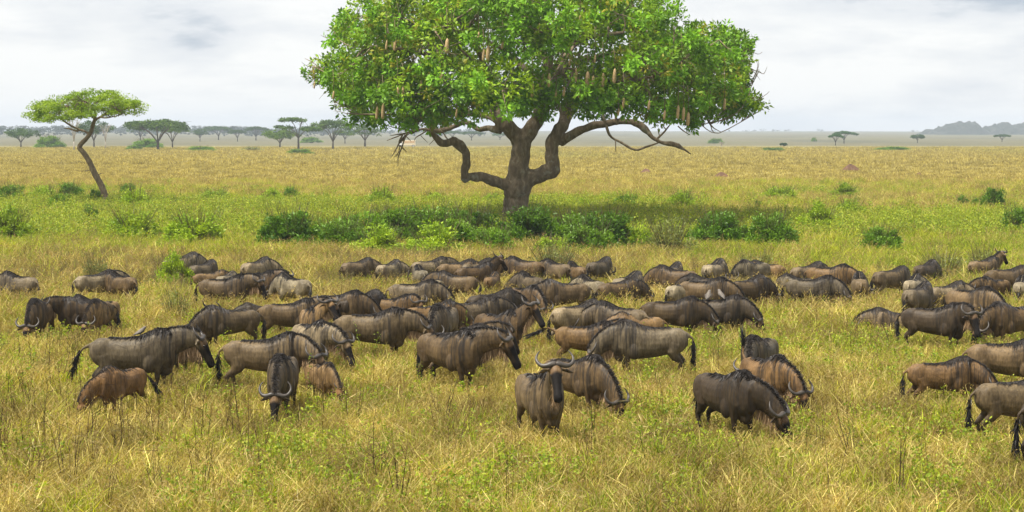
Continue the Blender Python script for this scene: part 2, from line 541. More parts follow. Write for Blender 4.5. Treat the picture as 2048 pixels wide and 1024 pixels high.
limb([(1090, 165, -2), (1120, 120, -5), (1160, 90, -7), (1230, 80, -8)], rr(8, 7, 5, 3), 10, 5, .08)
limb([(1095, 130, -1), (1075, 80, 2), (1060, 20, 3), (1050, -50, 3)], rr(8, 7, 6, 4), 10, 5, .06)
limb([(1090, 180, -1), (1050, 130, 5), (1010, 90, 8), (960, 60, 9)], rr(9, 7, 5, 3), 10, 5, .06)
limb([(1100, 140, 0), (1180, 110, 6), (1260, 90, 8), (1330, 80, 8)], rr(8, 6, 5, 3), 10, 5, .06)
# bare dead twigs under the crown
limb([(1196, 205, -3), (1205, 245, -3), (1214, 270, -3), (1235, 284, -3), (1262, 298, -3.2), (1285, 293, -3.2), (1310, 284, -2.8)], rr(3.5, 3.2, 3, 2.8, 2.5, 2.2, 2), 8, 4, .15)
limb([(1225, 278, -3), (1226, 303, -3)], rr(1.6, .7), 5, 2)
limb([(1231, 250, -2), (1228, 230, -2), (1240, 214, -2), (1248, 200, -2)], rr(3, 3, 2.6, 2), 8, 4)
limb([(1304, 280, -2.6), (1320, 265, -2.6), (1332, 250, -2.6)], rr(3, 2.4, 1.4), 6, 3)
limb([(1312, 272, -2.6), (1308, 258, -2.6)], rr(1.4, .6), 5, 2)
for dx, dy_, base in ((-30, 30, (820, 262)), (-36, 52, (810, 266)), (-10, 45, (800, 270)), (-55, 10, (830, 262)), (-20, 62, (806, 272)), (14, 22, (880, 262)), (10, 26, (862, 264)), (-70, 24, (838, 258)), (-25, 20, (850, 262))):
    bx_, by_ = base
    k = random.uniform(1.5, 3.5)
    limb([(bx_, by_, k), (bx_ + dx * .35 + random.uniform(-5, 5), by_ + dy_ * .3, k), (bx_ + dx * .7 + random.uniform(-6, 6), by_ + dy_ * .66, k), (bx_ + dx + random.uniform(-6, 6), by_ + dy_, k)], rr(2.2, 1.8, 1.4, .6), 5, 3, .2)
    limb([(bx_ + dx * .5, by_ + dy_ * .48, k), (bx_ + dx * .5 + random.choice((-14, 14)), by_ + dy_ * .48 + 14, k)], rr(1.2, .5), 5, 2)
for bx_, by_ in ((1395, 248), (1410, 246), (1350, 252)):
    limb([(bx_, by_, -2), (bx_ + 10, by_ + 10, -2), (bx_ + 24, by_ + 18, -2)], rr(1.8, 1.4, .6), 5, 3, .2)

OUTL = [(800, -95), (735, -50), (690, -5), (668, 40), (650, 60), (662, 95), (640, 112), (607, 126), (609, 152), (648, 160), (655, 190), (668, 212), (690, 240), (735, 246), (770, 252), (800, 262), (850, 262), (900, 250),
        (950, 236), (1000, 226), (1060, 232), (1100, 240), (1140, 222), (1190, 246), (1225, 226), (1270, 232), (1300, 248), (1350, 256), (1400, 250), (1440, 236), (1476, 244), (1500, 226),
        (1545, 232), (1536, 190), (1508, 186), (1512, 160), (1533, 140), (1503, 112), (1502, 85), (1490, 66), (1450, 52), (1395, 46), (1352, 12), (1325, -25), (1250, -85), (1120, -125), (950, -130)]
ocx, ocy = 1075.0, 110.0
def crown_ok(P, shrink=0.0):
    X, Y = project(P)
    jx = X + (ocx - X) * -shrink
    jy = Y + (ocy - Y) * -shrink
    return inside(OUTL, jx, jy)
rng = np.random.default_rng(11)
cc = np.array(TP(1075, 150)) + np.array([0, 0.0, 0])
ax = np.array([13.8, 11.5, 7.2])
cent = []
tries = 0
while len(cent) < 112 and tries < 40000:
    tries += 1
    u = unit(rng.normal(size=3))
    if u[2] < -.55: continue
    rad_ = rng.uniform(.62, .93)
    p = cc + u * ax * rad_
    if u[2] < 0: p[2] = cc[2] + u[2] * 3.3 * rad_
    if not crown_ok(p[None], .06)[0]: continue
    if cent and min(np.linalg.norm(p - q) for q in cent) < 1.85: continue
    cent.append(p)
# clumps that carry the outline and the low skirt of the crown as the photograph shows it
for (px_, py_, dy_) in [(628, 132, -1), (640, 140, 1), (665, 70, 0), (680, 40, 2), (672, 205, -1), (700, 228, -2), (740, 228, 1), (790, 240, -2), (1515, 212, 0), (1525, 222, 1.5), (1518, 142, 0), (1505, 135, 1),
                      (1470, 80, 0), (1440, 70, 2), (1490, 100, -1), (1490, 190, -2), (1460, 220, -1), (1420, 235, 1), (850, 244, -5), (900, 232, -6), (950, 215, -7), (1010, 205, -8), (1060, 215, -8), (1110, 210, -8),
                      (830, 215, -7), (760, 190, -6), (1230, 205, -7), (1290, 225, -6), (1340, 235, -5), (1380, 232, -4), (1180, 205, -7), (990, 215, 5), (1150, 205, 5), (1280, 215, 6), (860, 240, 5)]:
    p = np.array(TP(px_, py_, dy_)); cent.append(p)
cent = np.array(cent)
brad = rng.uniform(1.2, 2.15, len(cent))
brad[len(cent) - 33:] *= .62
Cs, As, Ks = [], [], []
for i, (c0, r0) in enumerate(zip(cent, brad)):
    n = int(4 * math.pi * r0 * r0 * 1.38)
    u = unit(rng.normal(size=(n, 3)))
    u = u[(u[:, 2] > -.35) | (rng.random(len(u)) < .3)]
    P = c0 + u * np.array([1, 1, .72]) * r0 * (.72 + .36 * rng.random((len(u), 1)))
    d = np.linalg.norm((P[:, None, :] - cent[None]) / np.array([1, 1, .72]), axis=2) / brad[None]
    d[:, i] = 9
    keep = (d.min(1) > .60) & crown_ok(P, rng.uniform(.005, .06))
    P, u = P[keep], u[keep]
    tone = rng.random()
    base = np.array([0.075, 0.17, 0.006]) * (1 - tone) + np.array([0.25, 0.39, 0.012]) * tone
    if rng.random() < .08: base = np.array([0.24, 0.33, 0.03])
    k = base[None] * (0.8 + .4 * rng.random((len(P), 1)))
    yl = rng.random(len(P)) < .07
    k[yl] = np.array([0.30, 0.30, 0.03])
    Cs.append(P); As.append(u); Ks.append(k)
# sprays that stick out past the clumps
SPR = []
for c0, r0 in zip(cent, brad):
    for k in range(5):
        u = unit(rng.normal(size=3) + unit(c0 - cc) * .8)
        if u[2] < -.7: continue
        L = r0 * rng.uniform(1.05, 1.45)
        tip = c0 + u * L * np.array([1, 1, .8])
        if not crown_ok(tip[None], .0)[0]: continue
        m_ = int(rng.integers(5, 10)); q = rng.uniform(.6, 1.0, m_)[:, None]
        P = c0 + (tip - c0) * q + rng.normal(size=(m_, 3)) * .16
        Cs.append(P); As.append(np.tile(u, (m_, 1))); Ks.append(np.tile(np.array([[.16, .34, .016]]), (m_, 1)) * rng.uniform(.7, 1.3)); SPR.append((c0, tip))
Cs, As, Ks = np.concatenate(Cs), np.concatenate(As), np.concatenate(Ks)
V, Fc, K = rosettes(Cs, As, 15, .30, .27, .125, Ks, rng)
cm = make_mesh('crown', V - np.array(org), Fc, [LEAF], False, {'Col': K})
link('crown', cm, tree)
# boughs from the limbs into every clump, and twigs from there to the leaves
NP_ = np.array([tuple(p) for p, r in NODES]); NR = np.array([r for p, r in NODES])
for c0, r0 in zip(cent, brad):
    q = c0 - np.array(org)
    dist = np.linalg.norm(NP_ - q, axis=1) + (NP_[:, 2] > q[2]) * 1.5 + (NR < .05) * 3 + ((NP_[:, 2] < 5.6) & (NR < .2)) * 4
    j = int(np.argmin(dist))
    a = Vector(NP_[j]); bq = Vector(q)
    m_ = (a + bq) / 2 + Vector(rng.normal(size=3) * .12 * (bq - a).length) + Vector((0, 0, .05 * (bq - a).length))
    r_ = min(NR[j] * .7, .05 + .012 * (bq - a).length)
    P, R = smooth_path([a, m_, bq], [r_, r_ * .7, .03], 4)
    g.tube(P, R, 6)
    for k in range(4):
        e_ = Vector(q + unit(rng.normal(size=3)) * r0 * .85)
        P, R = smooth_path([bq - (bq - m_) * .15 * k, (bq + e_) / 2 + Vector(rng.normal(size=3) * .12), e_], [.03, .02, .008], 3)
        g.tube(P, R, 4)
for c0, tip in SPR:
    a, b_ = Vector(c0 - np.array(org)), Vector(tip - np.array(org))
    g.tube([a, (a + b_) / 2 + Vector(rng.normal(size=3) * .08), b_], [.028, .018, .008], 4)
link('branches', g.build('branches', [BARK]), tree)
raw = gm_.build('trunk_raw', [BARK]); tmp = bpy.data.objects.new('trunk_raw', raw); COL.objects.link(tmp)
md = tmp.modifiers.new('r', 'REMESH'); md.mode = 'VOXEL'; md.voxel_size = .06
ms = tmp.modifiers.new('s', 'SMOOTH'); ms.factor = .5; ms.iterations = 4
tm = bpy.data.meshes.new_from_object(tmp.evaluated_get(bpy.context.evaluated_depsgraph_get()))
bpy.data.objects.remove(tmp); bpy.data.meshes.remove(raw); tm.name = 'trunk'
nv = len(tm.vertices); tco = np.empty(nv * 3, np.float32); tno = np.empty(nv * 3, np.float32)
tm.vertices.foreach_get('co', tco); tm.vertices.foreach_get('normal', tno); tco, tno = tco.reshape(-1, 3), tno.reshape(-1, 3)
ang = np.arctan2(tco[:, 1], tco[:, 0])
lump = .10 * (fnoise(tco[:, 0] * 1.0 + tco[:, 1] * .7, tco[:, 2] * .45, .42, 300) - .5) + .16 * (fnoise(tco[:, 0] + 9, tco[:, 2] + tco[:, 1], .9, 310) - .5)
flute = .045 * np.sin(ang * 7 + 1.3 * np.sin(tco[:, 2] * 1.1)) * (1 - sstep(1.2, 3.2, tco[:, 2])) * (np.hypot(tco[:, 0], tco[:, 1]) < 1.6)
tco = tco + tno * (lump + flute)[:, None]
tm.vertices.foreach_set('co', tco.astype(np.float32).ravel())
if not tm.materials: tm.materials.append(BARK)
tm.polygons.foreach_set('use_smooth', np.ones(len(tm.polygons), bool))
link('trunk', tm, tree)
# fruits
fruit_px = [(766, 222, 30), (754, 226, 24), (806, 184, 24), (790, 90, 22), (773, 90, 18), (883, 156, 24), (842, 168, 16), (894, 92, 28), (976, 106, 28), (967, 110, 22), (957, 72, 16), (1065, 180, 26), (1086, 158, 20), (1098, 160, 26),
            (1112, 188, 16), (1128, 183, 18), (1152, 150, 26), (1158, 186, 18), (1175, 158, 28), (1186, 164, 24), (1206, 160, 26), (1229, 152, 28), (1247, 206, 20), (1298, 210, 18), (1329, 230, 18), (1356, 224, 26), (1367, 228, 26),
            (1376, 238, 26), (1345, 156, 16), (1363, 132, 18), (1449, 208, 22), (629, 170, 14), (667, 190, 16), (706, 202, 18), (1005, 88, 18), (1078, 56, 18), (1160, 38, 16), (913, 226, 16), (795, 186, 22), (1237, 224, 14), (1140, 122, 18), (1190, 118, 16), (1260, 132, 18), (1420, 208, 14)]
for i, (fx_, fy_, fl) in enumerate(fruit_px):
    dx = (fx_ - 1075) / 470.0
    dz_ = -(1.2 + 9.4 * math.sqrt(max(0, 1 - dx * dx)) * (0.9 if fy_ > 60 else .84))
    p = TP(fx_, fy_, 0)
    k = (TY + dz_) / TY
    p = Vector((p.x * k, TY + dz_, CAM_H + (p.z - CAM_H) * k)) - org
    L = fl * px2m
    rr_ = L * random.uniform(.105, .145)
    fg = Geo()
    zs = [-.5, -.47, -.36, -.1, .2, .38, .46, .5]; rs = [.25, .6, .92, 1, .95, .7, .35, .15]
    fg.tube([(0.02 * math.sin(z * 4), 0, z * L) for z in zs], [rr_ * s for s in rs], 10, 0)
    cl = random.uniform(.7, 1.7)
    fg.tube([(0.0, 0, L * .48), (.02, .01, L * .5 + cl * .5), (-.03, .02, L * .5 + cl)], [.022, .018, .016], 5, 1)
    link('fruit', fg.build('fruit', [FRUIT, CORD]), tree, p)

# ================================================================== OTHER TREES
def flat_leaves(C, r, n, leaf, cols, rng, flat=.35):
    """cloud of small leaf faces: centres C (k,3), radii r (k,)"""
    k = len(C)
    u = rng.normal(size=(k, n, 3)); u = unit(u) * rng.random((k, n, 1)) ** .4
    P = (C[:, None, :] + u * r[:, None, None] * np.array([1, 1, flat])).reshape(-1, 3)
    D = unit(rng.normal(size=P.shape) * np.array([1, 1, .5]))
    N = unit(rng.normal(size=P.shape) * .7 + np.array([0, 0, .8])); N = unit(N - D * (N * D).sum(1, keepdims=True))
    L = leaf * (.6 + .8 * rng.random(len(P)))
    V, Fc = leaf_quads(P, D, N, L, L * .6)
    K = np.repeat(np.repeat(cols, n, 0) * (.75 + .5 * rng.random((len(P), 1))), 4, 0)
    return V, Fc, K

# ---- the leaning flat-topped acacia on the left
AB = at_z(218, 421)
def AP(px, py, dy=0.0):
    p = at_y(px, py, AB.y)
    return Vector((p.x, AB.y + dy, p.z)) - AB
ac = thing('acacia_tree', 'bright green flat topped acacia with a crooked leaning trunk standing alone on the left', 'tree', AB)
g = Geo(); NODES = []
s_ = 1 / (3600 / AB.y)
def alimb(pts, rad, n=9, sub=5, gn=.08):
    P, R = smooth_path([AP(*p) for p in pts], [r * s_ * .78 for r in rad], sub)
    R = [r * (1 + random.uniform(-gn, gn)) for r in R]
    g.tube(P, R, n); NODES.extend(zip(P, R))
alimb([(219, 432), (218, 420), (212, 398), (204, 374), (190, 348), (178, 322), (166, 304), (159, 296), (163, 287), (172, 278), (182, 264), (186, 250), (190, 238)], [11, 10, 8.5, 8, 7.6, 7, 6.4, 6.2, 6, 5.8, 5.2, 4.8, 4.2], 12)
alimb([(180, 270), (170, 264, .3), (158, 260, .5), (148, 262, .7), (136, 258, .8), (122, 256, .9)], [3.6, 3.2, 3, 2.6, 2.2, 1.2])
alimb([(158, 260, .5), (140, 252, .5), (128, 244, .4), (118, 236, .2), (100, 228, 0), (75, 222, -.3)], [2.6, 2.4, 2.2, 2, 1.6, .8])
alimb([(190, 240), (180, 230, .5), (165, 222, .9), (140, 215, 1.2), (110, 212, 1.5), (80, 216, 1.6)], [3.4, 3, 2.6, 2, 1.4, .7])
alimb([(190, 240), (195, 226, -.6), (190, 212, -1.2), (175, 200, -1.8)], [3, 2.5, 1.8, .8])
alimb([(190, 240), (206, 232, -.2), (228, 226, -.5), (250, 220, -.8), (275, 214, -1)], [3.4, 2.8, 2.3, 1.6, .7])
alimb([(198, 236), (212, 222, .8), (225, 208, 1.5), (240, 200, 2)], [2.8, 2.2, 1.6, .8])
alimb([(200, 234), (220, 236, -1.2), (245, 232, -1.8), (262, 228, -2.2)], [2.2, 1.6, 1.2, .6])
alimb([(182, 340, 0), (165, 342, -.3), (155, 340, -.5)], [1.2, .8, .4], 5, 3); alimb([(196, 350, 0), (206, 346, -.3), (214, 348, -.5)], [1.2, .8, .4], 5, 3)
rng = np.random.default_rng(5)
AOUT = [(48, 226), (62, 212), (90, 200), (118, 197), (140, 192), (165, 184), (205, 181), (235, 187), (262, 197), (285, 204), (293, 216), (276, 226), (250, 232), (222, 232), (200, 226), (172, 230), (150, 236), (128, 240), (100, 240), (85, 248), (72, 240)]
C_ = []
while len(C_) < 165:
    px_, py_ = rng.uniform(48, 293), rng.uniform(180, 248)
    p = AP(px_, py_, 0)
    dx = (px_ - 170) / 125
    p = np.array(p) + np.array([0, rng.uniform(-1, 1) * 3.6 * math.sqrt(max(.02, 1 - dx * dx)), 0])
    X, Y = project(p + np.array(AB))
    if inside(AOUT, X[None] if np.ndim(X) else np.array([X]), np.array([Y]))[0]: C_.append(p)
C_ = np.array(C_)
tone = rng.random((len(C_), 1))
cols = np.array([0.17, 0.29, 0.014]) * (1 - tone) + np.array([0.33, 0.46, 0.028]) * tone
V, Fc, K = flat_leaves(C_, rng.uniform(.35, .78, len(C_)), 150, .125, cols, rng, .42)
link('crown', make_mesh('crown', V, Fc, [ACACIA_LEAF], False, {'Col': K}), ac)
NP_ = np.array([tuple(p) for p, r in NODES]); NR = np.array([r for _, r in NODES])
for q in C_:
    d = np.linalg.norm(NP_ - q, axis=1) + (NP_[:, 2] < 4.0) * 5
    j = int(np.argmin(d)); a = Vector(NP_[j]); bq = Vector(q)
    m_ = (a + bq) / 2 + Vector(rng.normal(size=3) * .1)
    g.tube([a, m_, bq], [.03, .022, .008], 4)
link('trunk', g.build('trunk', [ACACIA_BARK]), ac)

# ---- acacias out on the plain: built by size, each its own crown
def far_tree(name, label, px, py, width, top, style, tint=(1, 1, 1), seed=0, group='acacia trees far out on the plain', lean=0.0, bare=False):
    B = at_z(px, py)
    B.z = float(ground_z(B.x, B.y))
    s = B.y / 3600.0
    B = at_y(px, py, B.y) if False else B
    Wd, Ht = width * s, (py - top) * s
    rng = np.random.default_rng(seed + 100)
    t_ = thing(name, label, 'tree', B, 0, 1, group)
    g = Geo()
    tr = max(.16, Wd * .022)
    C, R = [], []
    nb = {'umbrella': 7, 'round': 6, 'tiered': 6, 'sparse': 6, 'bare': 8}[style]
    fork = Ht * (.28 if style != 'tiered' else .4)
    g.tube([(0, 0, -.3), (lean * .2, 0, fork * .5), (lean * .4, 0, fork)], [tr * 1.15, tr, tr * .85], 8)
    for i in range(nb):
        a = 2 * math.pi * (i + rng.random() * .6) / nb
        rad = Wd * .5 * rng.uniform(.55, .86)
        if style == 'tiered':
            zt = Ht * (.95 if i % 2 else rng.uniform(.55, .75)); rad *= .6 if i % 2 else 1
        elif style == 'round': zt = Ht * rng.uniform(.6, .85)
        elif style == 'bare': zt = Ht * rng.uniform(.8, 1.0); rad *= .7
        else: zt = Ht * rng.uniform(.80, .88)
        e = np.array([math.cos(a) * rad + lean, math.sin(a) * rad, zt])
        m1 = np.array([math.cos(a) * rad * .38 + lean * .6, math.sin(a) * rad * .38, fork + (zt - fork) * .55])
        P, Rr = smooth_path([(lean * .4, 0, fork * .92), m1, e], [tr * .62, tr * .4, tr * .12], 4)
        g.tube(P, Rr, 6)
        for k in range(5 if style == 'bare' else 3):
            f_ = m1 + (e - m1) * rng.uniform(.0, .8)
            q = f_ + np.array([rng.normal() * Wd * .12, rng.normal() * Wd * .12, Ht * rng.uniform(.06, .22)])
            q[2] = min(q[2], Ht * .95)
            g.tube([f_, (f_ + q) / 2 + rng.normal(size=3) * .15, q], [tr * .25, tr * .17, tr * .06], 4)
    if style != 'bare':
        n = {'umbrella': 130, 'round': 100, 'tiered': 90, 'sparse': 55}[style]
        for k in range(n):
            a, q = rng.random() * 2 * math.pi, math.sqrt(rng.random())
            lump = 1 + .14 * math.sin(3 * a + seed) + .10 * math.sin(5 * a + 2 * seed)
            x, y = math.cos(a) * q * Wd * .5 * lump, math.sin(a) * q * Wd * .5 * lump
            if style in ('umbrella', 'sparse'):
                z = Ht * (.97 - .16 * q ** 2.2 - .10 * rng.random() - .06 * math.sin(2 * a + seed) * q)
                if style == 'sparse' and rng.random() < .25: z = Ht * rng.uniform(.5, .75)
            elif style == 'round':
                z = Ht * (.66 + .3 * math.sqrt(max(0, 1 - q * q)) * rng.uniform(-.6, 1))
            else:
                if k % 5 < 2: x, y, z = x * .55 - Wd * .12, y * .55, Ht * (.95 - .07 * rng.random())
                elif k % 5 < 4: x, y, z = x * .42 + Wd * .28, y * .5, Ht * (.60 + .08 * rng.random())
                else: x, y, z = x * .4 - Wd * .3, y * .5, Ht * (.66 + .06 * rng.random())
            C.append((x + lean, y, z)); R.append(Wd * rng.uniform(.055, .10))
        C, R = np.array(C), np.array(R)
        tone = rng.random((len(C), 1))
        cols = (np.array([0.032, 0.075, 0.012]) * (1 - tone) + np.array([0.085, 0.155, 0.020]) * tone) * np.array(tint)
        V, Fc, K = flat_leaves(C, R, 42, max(.3, Wd * .036), cols, rng, .42 if style != 'round' else .6)
        link('crown', make_mesh('crown', V, Fc, [ACACIA_LEAF], False, {'Col': K}), t_)
    link('trunk', g.build('trunk', [DEAD_BARK if style in ('bare',) else FAR_BARK]), t_)
    return t_
FT = [
 ('acacia_tree', 'small rounded acacia at the far left edge behind the leaning acacia', 42, 296, 62, 254, 'round', (1, 1.1, 1)),
 ('bare_tree', 'tall pale leafless tree seen under the crown of the leaning acacia', 148, 303, 60, 232, 'bare', None),
 ('acacia_tree', 'dark acacia right behind the bend of the leaning trunk', 188, 297, 72, 238, 'round', (.9, 1, 1)),
 ('bare_tree', 'pale half bare tree just right of the leaning trunk', 211, 298, 40, 246, 'bare', None),
 ('acacia_tree', 'thin acacia left of the broadest umbrella acacia', 281, 286, 60, 242, 'sparse', (.9, 1, 1.1)),
 ('acacia_tree', 'broadest umbrella acacia on the left plain with a forked trunk above green scrub', 316, 301, 116, 240, 'umbrella', (1.25, 1.2, .8)),
 ('acacia_tree', 'umbrella acacia overlapping the right side of the broadest one', 345, 297, 66, 250, 'umbrella', (1.1, 1.1, .9)),
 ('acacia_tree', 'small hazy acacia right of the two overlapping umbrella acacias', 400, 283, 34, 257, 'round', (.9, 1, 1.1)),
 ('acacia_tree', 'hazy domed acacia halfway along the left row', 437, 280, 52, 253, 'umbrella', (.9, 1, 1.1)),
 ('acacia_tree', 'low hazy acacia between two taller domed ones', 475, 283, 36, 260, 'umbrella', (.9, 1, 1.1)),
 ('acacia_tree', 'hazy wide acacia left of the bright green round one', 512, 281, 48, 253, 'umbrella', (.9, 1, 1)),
 ('acacia_tree', 'bright green low acacia with two trunks', 560, 297, 70, 256, 'round', (1.7, 1.55, .7)),
 ('acacia_tree', 'tall two tiered acacia with open branches', 597, 301, 92, 234, 'tiered', (1.1, 1.1, .8)),
 ('acacia_tree', 'dark flat topped acacia with upswept branches left of the sausage tree crown', 666, 299, 82, 240, 'umbrella', (1, 1, .9)),
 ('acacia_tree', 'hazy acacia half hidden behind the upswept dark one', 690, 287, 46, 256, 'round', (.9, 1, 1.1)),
 ('acacia_tree', 'sparse grey acacia reaching right under the sausage tree leaves', 730, 293, 84, 247, 'sparse', (1.1, 1.05, .9)),
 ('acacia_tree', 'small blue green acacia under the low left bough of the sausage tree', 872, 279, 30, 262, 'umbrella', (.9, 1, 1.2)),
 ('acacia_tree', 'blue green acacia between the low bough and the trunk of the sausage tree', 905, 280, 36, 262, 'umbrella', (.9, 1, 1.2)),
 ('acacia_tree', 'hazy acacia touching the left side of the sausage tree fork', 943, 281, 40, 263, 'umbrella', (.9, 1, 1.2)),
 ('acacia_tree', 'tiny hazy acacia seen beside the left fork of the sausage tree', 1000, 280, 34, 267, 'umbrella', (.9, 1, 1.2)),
 ('acacia_tree', 'taller of two umbrella acacias on the bare plain right of the sausage tree', 1688, 287, 46, 262, 'umbrella', (.8, 1.1, 1)),
 ('acacia_tree', 'shorter umbrella acacia leaning on its taller twin on the right plain', 1671, 291, 28, 268, 'umbrella', (.8, 1.1, 1)),
 ('acacia_tree', 'single rounded acacia on the grey plain under the rocky outcrop', 1835, 286, 28, 268, 'round', (.8, 1.05, 1)),
 ('acacia_tree', 'little flat acacia alone near the right edge of the grey plain', 2004, 284, 32, 269, 'umbrella', (.9, 1, 1)),
 ('bare_tree', 'tiny crooked bare tree on the plain right of the sausage tree', 1443, 295, 20, 283, 'bare', None),
 ('acacia_tree', 'dark little round tree on the golden edge of the right plain', 1568, 295, 13, 286, 'round', (.7, .9, .8)),
]
for i, r in enumerate(FT):
    nm, lb, px_, py_, w_, tp_, st_, ti_ = r
    far_tree(nm, lb, px_, py_, w_, tp_, st_, ti_ or (1, 1, 1), i * 7, 'bare trees on the plain' if st_ == 'bare' else 'acacia trees far out on the plain')

# ---- far wood along the left horizon: one mass
rng = np.random.default_rng(77)
pxs = np.concatenate([rng.uniform(-120, 660, 330), rng.uniform(640, 1010, 50)])
Yw = rng.uniform(1500, 2600, len(pxs))
C, R = [], []
for px_, Y in zip(pxs, Yw):
    x = (px_ - 1024) / 3600 * Y
    z0 = float(ground_z(x, Y)); h = rng.uniform(4.5, 8.5) * (1.15 if px_ < 500 else .8); w = rng.uniform(5, 11)
    for k in range(9):
        a = rng.random() * 6.28; q = math.sqrt(rng.random())
        C.append((x + math.cos(a) * q * w * .6, Y + math.sin(a) * q * w * .6, z0 + h * rng.uniform(.55, 1))); R.append(w * .28)
    for k in range(2): C.append((x + rng.normal() * .3, Y, z0 + h * .3)); R.append(.6)
C, R = np.array(C), np.array(R)
V, Fc, K = flat_leaves(C, R, 22, 1.1, np.tile(np.array([[.03, .05, .02]]), (len(C), 1)), rng, .5)
tag(link('distant_woodland', make_mesh('distant_woodland', V, Fc, [ACACIA_LEAF], False, {'Col': K})), 'hazy blue line of far woodland along the left horizon', kind='stuff')
C, R = [], []
for px_, h in [(1425, 3), (1455, 3), (1508, 4), (1524, 4.5), (1545, 5), (1552, 3), (1568, 4.5), (1576, 4.5), (1635, 5), (1640, 4), (1490, 3), (1825, 3)]:
    Y = 3300; x = (px_ - 1024) / 3600 * Y
    for k in range(7): C.append((x + rng.normal() * 2.5, Y + rng.normal() * 2, float(ground_z(x, Y)) + h * rng.uniform(.3, 1))); R.append(1.6)
V, Fc, K = flat_leaves(np.array(C), np.array(R), 20, 1.0, np.tile(np.array([[.05, .07, .035]]), (len(C), 1)), rng, .6)
tag(link('ridge_scrub', make_mesh('ridge_scrub', V, Fc, [ACACIA_LEAF], False, {'Col': K})), 'specks of scrub on the far ridge line', kind='stuff')

# ================================================================== BUSHES
def bush_mesh(seed, n_cl, leaf, col_lo, col_hi, flat=.75, fine=1):
    rng = np.random.default_rng(seed)
    C, R = [], []
    for k in range(n_cl):
        a, q = rng.random() * 6.283, rng.random() ** .5
        z = (1 - q ** 2) ** .5 * rng.uniform(.35, 1.0)
        C.append((math.cos(a) * q * .48, math.sin(a) * q * .48, max(.08, z * .86 * rng.uniform(.85, 1.1)))); R.append(rng.uniform(.07, .20))
    C, R = np.array(C), np.array(R)
    n = 46 * fine
    u = unit(rng.normal(size=(len(C), n, 3))) * rng.random((len(C), n, 1)) ** .5
    P = (C[:, None] + u * R[:, None, None]).reshape(-1, 3); P[:, 2] = np.abs(P[:, 2])
    D = unit(rng.normal(size=P.shape) * .8 + np.array([0, 0, .9]) + P * np.array([1.2, 1.2, 0]))
    N = unit(rng.normal(size=P.shape) + np.array([0, 0, .5])); N = unit(N - D * (N * D).sum(1, keepdims=True))
    L = leaf * (.6 + .8 * rng.random(len(P)))
    V, Fc = leaf_quads(P, D, N, L, L * .42)
    tone = np.repeat(rng.random((len(C), 1)), n, 0)
    K = np.array(col_lo) * (1 - tone) + np.array(col_hi) * tone
    K = np.repeat(K * (.75 + .5 * rng.random((len(P), 1))), 4, 0)
    # stems and thin sprays that stick out of the outline
    sv, sf, sk = [], [], []
    for k in range(150):
        a = rng.random() * 6.283; o = np.array([math.cos(a), math.sin(a), 0])
        p0 = o * .08 * rng.random(); p1 = o * rng.uniform(.15, .5) + np.array([0, 0, rng.uniform(.6, 1.08)])
        sd_ = np.cross(p1 - p0, rng.normal(size=3)); sd_ = sd_ / np.linalg.norm(sd_) * .006
        b0 = len(V) + len(sv)
        sv += [p0 - sd_, p0 + sd_, p1 + sd_ * .3, p1 - sd_ * .3]; sf.append([b0, b0 + 1, b0 + 2, b0 + 3])
        sk += [np.array([.10, .09, .04])] * 4
    V = np.concatenate([V, np.array(sv)]); Fc = np.concatenate([Fc, np.array(sf)]); K = np.concatenate([K, np.array(sk)])
    return make_mesh('bush', V, Fc, [BUSH_LEAF], False, {'Col': K})
BUSH = {}
for kind, lo, hi_ in (('dark', (.065, .15, .009), (.135, .265, .015)), ('mid', (.10, .21, .010), (.18, .32, .018)), ('bright', (.19, .31, .014), (.33, .45, .025)), ('grey', (.15, .19, .05), (.27, .30, .10))):
    BUSH[kind] = [bush_mesh(hash_, 40 if kind == 'grey' else 66, (.05 if kind == 'grey' else .06), lo, hi_, fine=1 if kind == 'grey' else 3) for hash_ in (31 + len(kind), 57 + len(kind), 83 + len(kind))]
